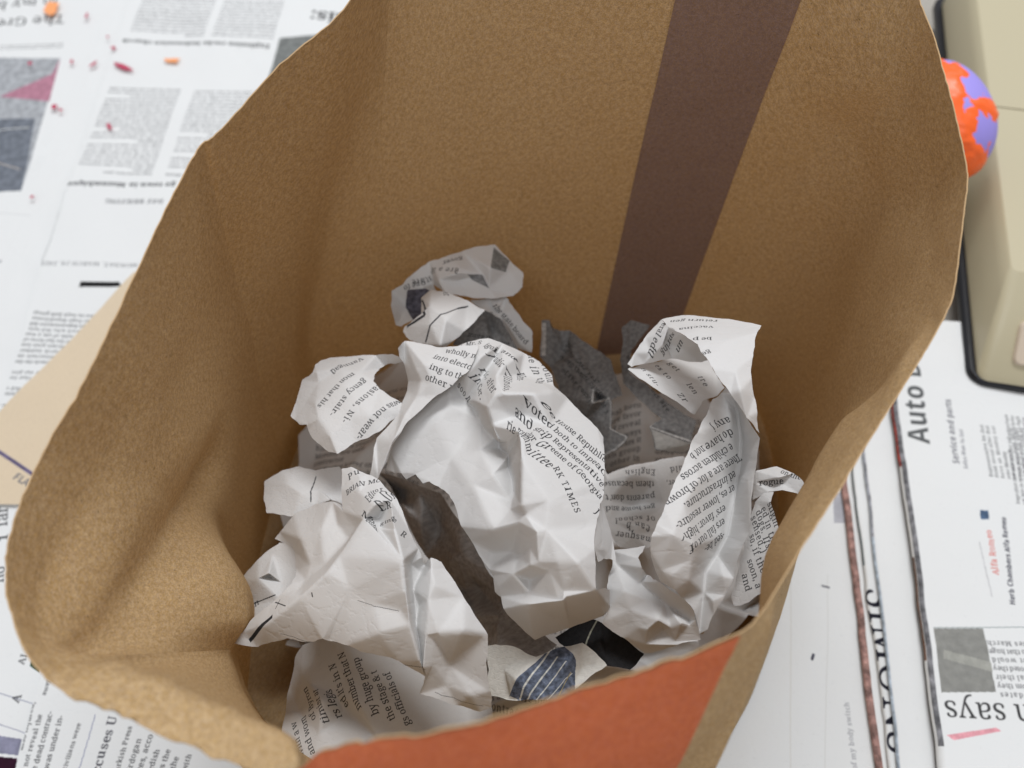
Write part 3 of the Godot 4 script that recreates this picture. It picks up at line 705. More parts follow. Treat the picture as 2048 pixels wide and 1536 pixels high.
func sheet_09(paper: Array) -> void:
	var o := thing("crumpled_newspaper", "tall newspaper page standing up and curling over at the right side of the bag", "newspaper sheet", Vector3(0.0498, 0.0970, -0.1170), "crumpled newspaper sheets in the bag")
	var im := page_image(168, 77, 10.0, 12, "")
	write_line(im, 10.0, "-sed be-", Vector2(111.0, 49.9), Vector2(-0.9046, 0.4263), 2.8, true)
	write_line(im, 10.0, "ers fall out of", Vector2(104.5, 49.3), Vector2(-0.9046, 0.4263), 2.8, true)
	write_line(im, 10.0, "ers' favor: high-", Vector2(101.7, 47.0), Vector2(-0.9046, 0.4263), 2.8, true)
	write_line(im, 10.0, "er es, lower resourc-", Vector2(100.3, 44.0), Vector2(-0.9046, 0.4263), 2.8, true)
	write_line(im, 10.0, "ed infrastructure.", Vector2(103.9, 38.7), Vector2(-0.9046, 0.4263), 2.8, true)
	write_line(im, 10.0, "There are a lot of brown", Vector2(98.8, 37.4), Vector2(-0.9046, 0.4263), 2.8, true)
	write_line(im, 10.0, "e children across", Vector2(105.3, 30.7), Vector2(-0.9046, 0.4263), 2.8, true)
	write_line(im, 10.0, "do have not b", Vector2(110.1, 24.8), Vector2(-0.9046, 0.4263), 2.8, true)
	write_line(im, 10.0, "any j", Vector2(120.1, 16.5), Vector2(-0.9046, 0.4263), 2.8, true)
	write_fit(im, 10.0, "return gen", Vector2(18.3, 9.9), Vector2(4.5, 5.1), "regular", INK, 2.75)
	write_fit(im, 10.0, "vaccina", Vector2(16.1, 14.7), Vector2(6.2, 13.3), "regular", INK, 2.75)
	write_fit(im, 10.0, "be p", Vector2(14.4, 22.9), Vector2(9.2, 22.2), "regular", INK, 2.75)
	write_fit(im, 10.0, "ge", Vector2(12.9, 29.8), Vector2(10.5, 30.3), "regular", INK, 3.2)
	write_fit(im, 10.0, "eral edu", Vector2(48.2, 3.3), Vector2(40.2, 8.4), "regular", INK, 2.75)
	write_fit(im, 10.0, "spring", Vector2(49.6, 8.5), Vector2(44.0, 9.8), "regular", INK, 2.75)
	write_fit(im, 10.0, "un", Vector2(51.0, 11.6), Vector2(48.4, 12.1), "regular", INK, 3.2)
	write_fit(im, 10.0, "n stu-", Vector2(64.7, 16.2), Vector2(69.2, 24.7), "regular", INK, 2.75)
	write_fit(im, 10.0, "es to", Vector2(70.0, 11.9), Vector2(74.4, 18.6), "regular", INK, 2.75)
	write_fit(im, 10.0, "get", Vector2(74.7, 9.5), Vector2(78.4, 14.6), "regular", INK, 2.75)
	write_fit(im, 10.0, "y", Vector2(81.0, 4.9), Vector2(82.6, 7.6), "regular", INK, 3.2)
	write_fit(im, 10.0, "len", Vector2(79.4, 18.9), Vector2(82.0, 23.9), "regular", INK, 2.75)
	write_fit(im, 10.0, "Zr", Vector2(75.4, 24.8), Vector2(77.6, 28.2), "regular", INK, 3.2)
	write_fit(im, 10.0, "tre", Vector2(83.7, 14.4), Vector2(85.5, 19.1), "regular", INK, 2.75)
	var m := paper_material(im)
	var v0 := [-39,270,-507,20,31,-5,270,-517,54,20,39,290,-510,101,32,117,330,-469,182,82,228,390,-399,299,169,206,410,-363,278,210,173,440,-259,245,317,158,440,-185,229,387,163,420,-142,234,424,171,400,-100,225,460,183,350,-63,261,506,140,400,-83,204,491,94,440,-138,155,436,50,460,-208,120,370,41,450,-244,113,336,28,420,-313,100,263,2,380,-372,71,198,-29,320,-443,34,110,104,430,-320,176,258,110,460,-199,181,378,53,370,-406,120,159,158,430,-303,230,273,116,460,-135,178,434]
	var t0 := [3,4,5,8,9,11,9,10,11,1,2,16,0,1,17,1,16,17,3,5,18,13,14,18,14,15,18,6,7,19,12,13,19,13,18,19,2,3,20,15,16,20,2,20,16,15,20,18,3,18,20,5,6,21,5,21,18,18,21,19,6,19,21,7,8,22,8,11,22,11,12,22,12,19,22,7,22,19]
	obj("page", crumple(v0, t0, Vector2(168, 77), 900, 0.01), m, o)
	var v1 := [-39,270,-507,480,20,-29,320,-443,490,62,2,380,-372,523,119,31,410,-320,553,146,58,390,-282,563,194,74,230,-377,537,187,-5,210,-403,466,124,-91,210,-385,383,88,-136,230,-359,340,84,-147,230,-370,329,85,-125,250,-398,366,68,-92,260,-447,410,51,-32,260,-437,465,84,23,270,-394,508,141,-78,240,-405,409,86,-45,280,-405,452,90]
	var t1 := [3,4,5,7,8,10,8,9,10,1,2,12,2,3,13,3,5,13,5,6,13,6,12,13,2,13,12,7,10,14,10,11,14,6,15,12,11,15,14,0,1,11,11,1,15,12,15,1,6,7,15,14,15,7]
	obj("folded_flap", crumple(v1, t1, Vector2(168, 77), 901, 0.01), m, o)
	var v2 := [-150,240,-345,593,206,-115,230,-318,633,228,-50,220,-273,702,268,32,210,-211,788,323,44,200,-210,804,321,80,170,-275,840,250,132,150,-305,892,216,160,150,-335,918,185,141,130,-403,898,115,126,110,-467,884,48,76,100,-493,835,20,4,130,-462,761,60,-84,170,-413,671,118,-40,170,-378,716,152,10,190,-284,766,248,66,160,-338,823,187]
	var t2 := [3,5,4,6,8,7,0,12,1,1,13,2,1,12,13,11,13,12,2,14,3,3,14,5,2,13,14,5,15,6,6,15,8,5,14,15,8,15,9,9,15,10,10,15,11,11,15,13,13,15,14]
	obj("side_flap", crumple(v2, t2, Vector2(168, 77), 902, 0.01), m, o)
	var v3 := [139,240,-285,1339,20,116,266,-245,1261,63,84,279,-216,1253,80,67,292,-175,1221,110,21,318,-84,1151,187,-2,318,-49,1125,216,-21,331,-3,1087,253,-43,331,46,1056,298,-58,331,70,1039,319,-77,331,113,1012,357,-94,331,147,990,390,-117,318,192,960,431,-131,305,220,948,471,-131,266,245,962,510,-117,214,267,975,550,-99,188,302,995,594,-37,162,342,1087,643,-6,136,366,1114,672,0,123,380,1112,691,12,84,413,1114,741,23,84,413,1161,739,30,110,409,1134,722,44,136,377,1143,686,73,175,335,1181,638,94,214,300,1200,585,116,266,231,1234,494,132,292,203,1265,457,160,344,40,1317,278,166,344,16,1316,257,180,357,-45,1326,198,157,344,-115,1315,138,148,279,-230,1278,75,92,292,-122,1234,165,11,318,63,1110,323,-40,331,143,1043,391,-73,331,214,1000,457,-17,292,240,1058,494,-74,240,303,1020,576,143,305,57,1291,311,67,201,289,1166,574,41,162,345,1141,647,-27,227,312,1065,580,168,227,-210,1287,116,176,188,-129,1290,201,170,175,-81,1283,247,158,162,-26,1268,300,134,149,65,1242,385,112,136,142,1222,461,78,123,197,1187,517,37,136,253,1151,566,28,123,309,1130,622,-103,240,289,989,564,-64,201,330,1037,619,-22,266,269,1062,526,-81,331,228,993,458]
	var t3 := [19,21,20,0,31,1,3,32,4,7,33,8,5,33,6,6,33,7,8,34,9,8,33,34,9,34,10,10,35,11,10,34,35,34,36,35,26,38,27,23,39,24,22,40,23,1,42,2,1,31,42,2,42,3,30,42,31,3,42,32,28,43,29,29,43,30,4,44,5,4,32,44,32,43,44,5,44,33,27,44,28,28,44,43,27,38,45,27,45,44,33,44,45,33,46,34,33,45,46,26,46,38,38,46,45,25,47,26,26,47,46,34,47,36,34,46,47,24,48,25,24,39,48,36,47,48,25,48,47,39,49,48,16,50,17,23,50,39,23,40,50,16,41,50,39,50,49,41,49,50,14,51,15,13,51,14,37,41,52,16,52,41,37,53,41,41,53,49,36,48,53,48,49,53,37,51,53,11,54,12,11,35,54,12,54,13,13,54,51,35,36,54,36,53,54,51,54,53,30,43,42,32,42,43,21,19,22,40,22,50,17,50,18,18,50,19,22,19,50,15,51,52,37,52,51]
	obj("standing_page", crumple(v3, t3, Vector2(168, 77), 903, 0.01), m, o)
	var v4 := [-206,40,153,1388,42,-112,70,151,1486,20,-143,110,204,1483,86,-137,130,242,1499,102,-101,160,292,1567,146,-38,170,342,1625,189,-9,150,371,1644,229,-4,130,389,1637,254,13,90,431,1637,312,-49,70,439,1571,319,-129,0,441,1467,345,-187,20,404,1420,296,-246,30,366,1369,253,-229,50,329,1390,217,-230,60,272,1389,160,-208,40,201,1388,87,-117,100,323,1513,197,-172,80,345,1457,224,-153,70,391,1473,268,-185,100,295,1449,179,-196,40,196,1398,83,-137,70,262,1477,143,-77,100,331,1547,205,-16,100,380,1609,255,-129,40,428,1485,316,-129,90,403,1500,270,-103,120,386,1541,250,-69,100,399,1567,271,-44,130,397,1593,266,-19,110,398,1616,271,-52,70,428,1567,313,-81,60,393,1537,290,-116,80,244,1495,125]
	var t4 := [0,1,2,11,12,17,12,13,17,11,17,18,14,15,19,16,17,19,13,14,19,13,19,17,0,2,20,0,20,15,2,3,20,15,20,19,16,19,21,19,20,21,3,21,20,4,5,22,5,6,23,6,7,23,9,10,24,10,11,24,11,18,24,18,25,24,16,26,17,17,26,18,18,26,25,16,22,26,22,27,26,22,28,27,7,8,29,7,29,23,23,29,28,9,24,30,27,28,30,8,9,30,8,30,29,28,29,30,24,25,31,25,26,31,26,27,31,27,30,31,24,31,30,4,21,32,3,32,21,4,22,21,16,21,22,5,23,22,28,22,23]
	obj("base_page", crumple(v4, t4, Vector2(168, 77), 904, 0.01), m, o)

func sheet_10(paper: Array) -> void:
	var o := thing("crumpled_newspaper", "narrow newspaper sheet with a looped top edge, squeezed against the right wall of the bag", "newspaper sheet", Vector3(0.0714, 0.1100, -0.1050), "crumpled newspaper sheets in the bag")
	var im := page_image(43, 34, 10.0, 13, "")
	write_fit(im, 10.0, "slight dec", Vector2(17.4, 6.1), Vector2(18.5, 19.4), "regular", INK, 2.75)
	write_fit(im, 10.0, "ed in the", Vector2(14.8, 6.3), Vector2(16.5, 19.3), "regular", INK, 2.75)
	write_fit(im, 10.0, "dogs. Its b", Vector2(12.9, 6.5), Vector2(15.1, 22.1), "regular", INK, 2.75)
	write_fit(im, 10.0, "sensed.)", Vector2(10.9, 7.6), Vector2(13.2, 20.5), "regular", INK, 2.75)
	write_fit(im, 10.0, "so, if the", Vector2(9.8, 13.0), Vector2(11.9, 25.7), "regular", INK, 2.75)
	write_fit(im, 10.0, "soon, a", Vector2(8.5, 20.6), Vector2(9.5, 29.2), "regular", INK, 2.75)
	write_fit(im, 10.0, "and", Vector2(6.2, 24.0), Vector2(6.3, 29.1), "regular", INK, 2.75)
	write_fit(im, 10.0, "on the", Vector2(31.9, 4.5), Vector2(37.1, 7.9), "regular", INK, 2.75)
	write_fit(im, 10.0, "rogue", Vector2(25.5, 7.6), Vector2(32.5, 8.0), "regular", INK, 2.75)
	var m := paper_material(im)
	var v0 := [-57,20,17,86,105,-24,50,-57,135,34,-4,70,-73,165,20,20,90,-68,196,25,4,100,-31,189,65,12,100,29,191,124,15,100,80,190,175,26,100,123,198,218,-21,80,199,143,293,-77,30,229,67,318,-111,0,230,21,316,-115,0,202,20,288,-93,20,140,53,229,-38,60,63,125,155,-29,80,115,141,208]
	var t0 := [1,2,4,2,3,4,0,1,5,1,4,5,9,10,11,8,9,12,9,11,12,0,5,13,5,6,13,0,13,12,6,7,14,6,14,13,7,8,14,8,12,14,12,13,14]
	obj("page", crumple(v0, t0, Vector2(43, 34), 1000, 0.01), m, o)
	var v1 := [-26,30,-71,228,111,-15,70,-145,255,32,44,80,-153,312,20,82,100,-121,358,54,110,120,-58,392,112,99,110,-34,379,137,81,100,-59,357,114,44,90,-74,318,101,12,70,-78,281,100,-9,50,-74,253,104,38,110,-103,318,61,-17,60,-112,248,64,49,70,-112,315,69]
	var t1 := [3,4,6,4,5,6,2,3,10,1,2,10,0,1,11,0,11,9,8,9,11,1,10,11,3,12,10,7,8,12,10,12,11,8,11,12,3,6,12,7,12,6]
	obj("folded_flap", crumple(v1, t1, Vector2(43, 34), 1001, 0.01), m, o)

func sheet_11(paper: Array) -> void:
	var o := thing("crumpled_newspaper", "brownish newspaper sheet with lines running upward, in the front left corner of the bag", "newspaper sheet", Vector3(-0.0461, 0.0670, -0.0637), "crumpled newspaper sheets in the bag")
	var im := page_image(70, 47, 10.0, 14, "")
	write_line(im, 10.0, "an with a w", Vector2(13.1, 40.7), Vector2(-0.4238, -0.9057), 2.85, false)
	write_line(im, 10.0, "and wom", Vector2(15.1, 36.8), Vector2(-0.4238, -0.9057), 2.85, false)
	write_line(im, 10.0, "of Byron", Vector2(14.5, 27.4), Vector2(-0.4238, -0.9057), 2.85, false)
	write_line(im, 10.0, "timist at", Vector2(18.7, 28.3), Vector2(-0.4238, -0.9057), 2.85, false)
	write_line(im, 10.0, "rs legis", Vector2(21.7, 26.5), Vector2(-0.4238, -0.9057), 2.85, false)
	write_line(im, 10.0, "ed it's in N", Vector2(24.0, 23.4), Vector2(-0.4238, -0.9057), 2.85, false)
	write_line(im, 10.0, "number that N", Vector2(28.6, 25.1), Vector2(-0.4238, -0.9057), 2.85, false)
	write_line(im, 10.0, "by huge group", Vector2(33.2, 26.6), Vector2(-0.4238, -0.9057), 2.85, false)
	write_line(im, 10.0, "the stage & t", Vector2(37.7, 28.1), Vector2(-0.4238, -0.9057), 2.85, false)
	write_line(im, 10.0, "gs officials of", Vector2(42.2, 29.7), Vector2(-0.4238, -0.9057), 2.85, false)
	var m := paper_material(im)
	var v0 := [-209,10,-160,32,70,-185,30,-193,63,38,-131,50,-210,119,23,-51,70,-215,200,20,120,70,-181,371,53,229,70,-121,481,113,277,70,-33,529,201,403,50,-2,653,231,411,50,48,661,280,368,80,89,617,326,284,90,125,535,362,171,90,152,423,391,6,90,204,257,441,-110,70,201,139,438,-162,50,158,84,394,-201,30,114,42,349,-221,10,68,20,300,-219,0,-6,20,225,-217,0,-79,21,154,-22,90,-101,231,135,106,110,-9,358,229,-21,90,70,232,308,184,120,76,435,313,-148,50,34,99,271,-142,70,-69,110,162,-89,120,-7,170,229,-91,90,84,163,321,-59,80,-33,195,197,12,120,-1,273,235,84,100,100,336,338,-31,60,8,221,243,-172,60,-109,83,124,-173,20,-1,63,236]
	var t0 := [6,7,9,7,8,9,6,9,10,2,3,19,3,4,19,4,5,20,4,20,19,5,6,20,6,10,22,6,22,20,10,11,22,15,16,23,16,17,23,12,13,26,12,26,21,13,14,26,14,15,26,15,23,26,23,25,26,19,27,24,24,27,25,19,20,28,19,28,27,11,12,29,12,21,29,20,22,29,11,29,22,20,29,28,25,30,26,21,26,30,25,27,30,27,28,30,0,1,31,1,2,31,2,19,31,19,24,31,0,31,18,17,18,32,17,32,23,24,25,32,23,32,25,21,30,29,28,29,30,18,31,32,24,32,31]
	obj("page", crumple(v0, t0, Vector2(70, 47), 1100, 0.01), m, o)

func sheet_12(paper: Array) -> void:
	var o := thing("crumpled_newspaper", "torn page with a blue-grey photograph and white lines, at the front edge of the contents", "newspaper sheet", Vector3(0.0072, 0.0860, -0.0689), "crumpled newspaper sheets in the bag")
	var im := page_image(41, 22, 10.0, 15, "blue")
	var m := paper_material(im)
	var v0 := [-150,20,-88,20,20,-88,50,-80,89,30,-4,70,-40,174,72,59,80,-64,237,49,128,70,-81,305,28,197,60,-20,373,93,73,80,80,250,196,-6,80,80,170,194,-78,40,71,93,186,-141,0,48,25,165,34,80,6,211,121,134,50,-23,317,87,-95,30,-17,73,92,-76,40,68,94,185,-64,90,22,122,136,-80,60,35,91,149,82,110,-18,257,101,75,90,22,251,141]
	var t0 := [2,3,10,6,7,10,4,5,11,5,6,11,1,2,12,0,1,12,0,12,9,7,8,13,8,9,13,7,14,10,2,10,14,2,14,12,7,13,14,12,14,15,13,15,14,3,4,16,4,11,16,3,16,10,6,10,17,10,16,17,6,17,11,11,17,16,9,12,13,15,13,12]
	obj("page", crumple(v0, t0, Vector2(41, 22), 1200, 0.01), m, o)

func sheet_13(paper: Array) -> void:
	var o := thing("crumpled_newspaper", "dark glossy photograph page with one pale curved line, low at the front", "newspaper sheet", Vector3(0.0246, 0.0860, -0.0767), "crumpled newspaper sheets in the bag")
	var im := page_image(31, 21, 10.0, 16, "dark")
	var m := paper_material(im)
	var v0 := [-38,20,-92,102,20,14,60,-63,166,50,130,60,26,279,140,86,60,71,235,185,-10,40,52,137,167,-92,10,-7,49,108,-120,0,-39,20,76,5,70,-3,162,109,25,50,55,173,170]
	var t0 := [0,5,6,0,1,7,0,7,5,4,5,7,2,3,8,3,4,8,4,7,8,2,8,1,7,1,8]
	obj("page", crumple(v0, t0, Vector2(31, 21), 1300, 0.01), m, o)

func sheet_14(paper: Array) -> void:
	var o := thing("crumpled_newspaper", "sheet toned with painted shade deep in the gap between the apron-shaped and middle sheets", "newspaper sheet", Vector3(-0.0183, 0.0460, -0.1124), "crumpled newspaper sheets in the bag")
	var im := page_image(95, 48, 10.0, 17, "dim")  # greyed paper: shade of the narrow gap painted into its tone
	var m := paper_material(im)
	var v0 := [-297,120,-359,20,63,-207,180,-309,161,20,-62,220,-233,319,58,20,260,-96,462,128,130,280,100,646,260,169,280,189,717,320,320,320,317,913,368,255,330,362,893,436,147,300,315,787,412,91,200,282,676,452,-25,100,51,431,337,-120,40,-79,265,289,-217,60,-259,142,143,-228,0,-347,110,104,-134,140,-167,255,157,-86,60,-126,302,224,-21,200,2,459,240,27,120,76,490,341,67,240,200,624,371,131,260,230,696,377,-137,160,-261,214,78,-71,60,-183,289,181,23,260,8,524,204,78,140,83,527,338,146,280,205,706,343]
	var t0 := [5,6,7,5,7,8,0,1,13,0,13,12,11,12,14,11,14,15,10,11,16,11,15,16,9,10,18,10,17,18,5,8,19,8,9,19,9,18,19,1,2,20,1,20,13,2,3,21,14,21,15,3,4,22,15,22,16,4,5,23,17,23,18,17,22,23,4,23,22,18,24,19,5,19,24,18,23,24,5,24,23,12,13,14,20,14,13,10,16,17,22,17,16,2,21,20,14,20,21,3,22,21,15,21,22]
	obj("page", crumple(v0, t0, Vector2(95, 48), 1400, 0.07), m, o)

func sheet_15(paper: Array) -> void:
	var o := thing("crumpled_newspaper", "small translucent blank flap with a hairline crack, left of the apron-shaped sheet", "newspaper sheet", Vector3(-0.0658, 0.0830, -0.1268), "crumpled newspaper sheets in the bag")
	var im := page_image(35, 23, 10.0, 18, "")
	rule(im, 10.0, Vector2(21.5, 7.0), Vector2(21.0, 16.1), 0.35)
	var m := paper_material(im)
	var v0 := [-148,0,-58,20,53,-88,30,-82,88,29,-39,40,-92,138,20,29,60,-67,208,46,105,70,-77,285,37,131,80,-24,312,90,139,80,62,319,177,97,80,45,279,160,45,70,61,223,174,-23,50,86,154,201,-122,10,58,47,170,-134,10,20,37,131,-6,80,20,179,132,-80,40,1,97,113,-55,60,-20,128,94,55,80,11,239,126,95,100,55,272,159]
	var t0 := [5,6,7,8,9,12,9,10,13,10,11,13,0,13,11,9,13,12,1,2,14,0,1,14,0,14,13,12,13,14,3,4,15,4,5,15,5,7,15,8,12,15,8,15,16,7,16,15,16,7,8,3,15,2,2,15,14,12,14,15]
	obj("page", crumple(v0, t0, Vector2(35, 23), 1500, 0.01), m, o)

func sheet_16(paper: Array) -> void:
	var o := thing("crumpled_newspaper", "darkest crumpled scrap in the left corner under the apron-shaped sheet", "newspaper sheet", Vector3(-0.0753, 0.0740, -0.1002), "crumpled newspaper sheets in the bag")
	var im := page_image(31, 29, 10.0, 19, "")
	write_fit(im, 10.0, "En", Vector2(8.5, 22.7), Vector2(12.5, 21.3), "regular", INK, 3.2)
	rule(im, 10.0, Vector2(6.6, 21.1), Vector2(18.9, 19.6), 0.4)
	var m := paper_material(im)
	var v0 := [-107,0,-15,20,118,-51,40,-74,92,59,23,80,-117,178,20,84,100,-100,241,38,119,100,-2,272,135,53,100,76,210,218,-31,60,133,114,269,-65,40,111,75,246,1,60,-17,148,119,-63,30,67,70,203,-22,100,9,105,123,14,120,-1,143,111,44,80,14,196,152,0,60,-83,147,52]
	var t0 := [0,9,7,5,6,9,6,7,9,0,1,10,5,9,10,0,10,9,8,10,11,4,5,12,8,12,10,5,10,12,8,11,12,1,2,13,2,3,13,3,4,13,4,12,13,11,13,12,1,13,10,11,10,13]
	obj("page", crumple(v0, t0, Vector2(31, 29), 1600, 0.01), m, o)

func sheet_17(paper: Array) -> void:
	var o := thing("crumpled_newspaper", "added fold of painted shade in the hollow under the pale ruled strip at the back", "newspaper sheet", Vector3(-0.0080, 0.0820, -0.1881), "crumpled newspaper sheets in the bag")
	var im := page_image(31, 22, 10.0, 20, "gap_shade")  # sheet added to darken the hollow; its grey is painted shade
	write_fit(im, 10.0, "more than one", Vector2(7.4, 11.7), Vector2(22.9, 15.3), "regular", INK, 2.75)
	var m := paper_material(im)
	var v0 := [-131,20,25,20,149,-86,60,-23,65,87,-20,80,-85,131,20,37,60,-64,194,46,90,40,39,248,155,122,20,72,277,194,37,0,67,190,197,-52,0,33,100,167,-7,40,-15,142,108,10,10,-47,161,85]
	var t0 := [4,5,6,0,1,7,1,2,8,1,8,7,6,7,8,2,3,9,2,9,8,3,4,9,4,6,9,6,8,9]
	obj("page", crumple(v0, t0, Vector2(31, 22), 1700, 0.05), m, o)


# ---------------------------------------------------------------- newspapers on the table

func wave(x: float, z: float) -> float:
	return (wave_noise.get_noise_2d(x, z) + 0.3) * 2.0


# A sheet lying on the table: outline in its own millimetres, at = its corner in millimetres.
func flat_page(called: String, label: String, category: String, group: String, outline: PackedVector2Array, at: Vector3, size: Vector2, m: Material) -> MeshInstance3D:
	var t := Geometry2D.triangulate_polygon(outline)
	var p := PackedVector2Array(outline)
	for level in 5:
		var mid := {}
		var fine := PackedInt32Array()
		for k in range(0, t.size(), 3):
			var c := [t[k], t[k + 1], t[k + 2]]
			var e := []
			for q in 3:
				var i: int = c[q]
				var j: int = c[(q + 1) % 3]
				var key := mini(i, j) * 200000 + maxi(i, j)
				if not mid.has(key):
					mid[key] = p.size()
					p.append((p[i] + p[j]) * 0.5)
				e.append(mid[key])
			fine.append_array(PackedInt32Array([c[0], e[0], e[2], e[0], c[1], e[1], e[2], e[1], c[2], e[0], e[1], e[2]]))
		t = fine
	var v := PackedVector3Array()
	var uv := PackedVector2Array()
	for q in p:
		v.append(Vector3(q.x, at.y + wave(q.x + at.x, q.y + at.z), q.y) * 0.001)
		uv.append(q / size)
	# clockwise from above
	if t.size() and (p[t[1]] - p[t[0]]).cross(p[t[2]] - p[t[0]]) < 0.0:
		for k in range(0, t.size(), 3):
			var q := t[k + 1]
			t[k + 1] = t[k + 2]
			t[k + 2] = q
	var o := obj(called, mesh_of(v, uv, t), m)
	o.position = Vector3(at.x, 0, at.z) * 0.001
	tag(o, label, category, group)
	return o


# A folded newspaper: rounded fold along `along`, pages reaching `wide` millimetres towards `across`.
func folded_paper(label: String, at: Vector3, along: Vector3, across: Vector3, long: float, wide: float, thick: float, size: Vector2, m: Material, seed_: int) -> void:
	var o := thing("folded_newspaper", label, "folded newspaper", Vector3(at.x, 0, at.z) * 0.001, "folded newspapers stacked at the right")
	var profile := []
	var r := thick / 2.0
	for k in 11:
		var a := -PI / 2 + PI * k / 10.0
		profile.append([r - r * cos(a), r + r * sin(a), r * (a + PI / 2)])
	for k in 12:
		profile.append([r + (wide - r) * (k + 1) / 12.0, thick, PI * r + (wide - r) * (k + 1) / 12.0])
	var v := PackedVector3Array()
	var uv := PackedVector2Array()
	var t := PackedInt32Array()
	var n := 60
	var np := profile.size()
	var wob := FastNoiseLite.new()
	wob.seed = seed_
	wob.frequency = 0.02
	for i in n + 1:
		var s := long * i / n
		var sway := wob.get_noise_1d(s) * 1.1 + wob.get_noise_1d(s * 4.0) * 0.25
		for q in profile:
			var p: Vector3 = along * s + across * (q[0] + sway * clampf(1.0 - q[0] / 20.0, 0.0, 1.0))
			var lift := wave(p.x + at.x, p.z + at.z) * 0.9
			v.append(Vector3(p.x, at.y + q[1] + lift, p.z) * 0.001)
			uv.append(Vector2((long - s) / size.x, q[2] / size.y))
	for i in n:
		for j in np - 1:
			var a := i * np + j
			t.append_array(PackedInt32Array([a, a + 1, a + np, a + 1, a + np + 1, a + np]))
	if (v[np] - v[0]).cross(v[np - 1] - v[np - 2]).y > 0.0:
		for k in range(0, t.size(), 3):
			var q := t[k + 1]
			t[k + 1] = t[k + 2]
			t[k + 2] = q
	obj("folded_pages", mesh_of(v, uv, t), m, o)
	# the cut page edges that show where the fold ends, and the underside
	var low := PackedVector3Array()
	var lu := PackedVector2Array()
	for c in [[0.0, r], [long, r], [long, wide], [0.0, wide]]:
		var p: Vector3 = along * c[0] + across * c[1]
		low.append(Vector3(p.x, at.y + 0.1 + wave(p.x + at.x, p.z + at.z) * 0.9, p.z) * 0.001)
		lu.append(Vector2(0.02, 0.98))
	obj("lower_page", mesh_of(low, lu, PackedInt32Array([0, 1, 2, 0, 2, 3])), m, o)


func table_page_00() -> void:
	var im := page_image(228, 436, 4, 40, "", Color(0.85, 0.853, 0.845))
	fill(im, 4, PackedVector2Array([Vector2(47.7, 161.3), Vector2(169.9, 161.3), Vector2(176.9, 265.9), Vector2(88.4, 268.4)]), Color(0.62, 0.63, 0.64), 0.12)
	fill(im, 4, PackedVector2Array([Vector2(169.9, 161.3), Vector2(173.2, 197.9), Vector2(144.1, 193.8), Vector2(168.6, 175.1)]), Color(0.66, 0.47, 0.53), 0.08)
	fill(im, 4, PackedVector2Array([Vector2(169.2, 211.9), Vector2(176.9, 265.9), Vector2(88.4, 268.4), Vector2(67.7, 213.9)]), Color(0.42, 0.44, 0.47), 0.12)
	rule(im, 4, Vector2(146.8, 221.7), Vector2(167.9, 219.0), 0.5, Color(0.8, 0.8, 0.78))
	rule(im, 4, Vector2(153.3, 243.2), Vector2(171.1, 249.8), 0.4, Color(0.7, 0.66, 0.62))
	rule(im, 4, Vector2(159.4, 280.8), Vector2(185.3, 282.1), 0.3, Color(0.7, 0.7, 0.7))
	write_fit(im, 4, "The Gre", Vector2(162.8, 122.2), Vector2(121.8, 126.0), "italic", Color(0.13, 0.13, 0.14))
	write_fit(im, 4, "in my b", Vector2(154.4, 105.9), Vector2(117.4, 108.8), "italic", Color(0.13, 0.13, 0.14))
	column(im, 4, Vector2(168.2, 150.2), Vector2(132.1, 152.9), 2, 2.6, 7)
	write_fit(im, 4, "m", Vector2(179.7, 311.6), Vector2(177.4, 312.3), "regular", Color(0.13, 0.13, 0.14))
	flat_page("newspaper_page", "far left newspaper page with an italic heading and a grey photograph, upside down", "newspaper page", "newspaper pages spread on the table", PackedVector2Array([Vector2(0.0, 0.0), Vector2(198.0, 0.0), Vector2(198.5, 106.9), Vector2(200.4, 281.5), Vector2(221.9, 364.6), Vector2(227.7, 435.8), Vector2(160.3, 435.8)]), Vector3(-430.9, 0.6, -604.6), Vector2(228, 436), paper_material(im))

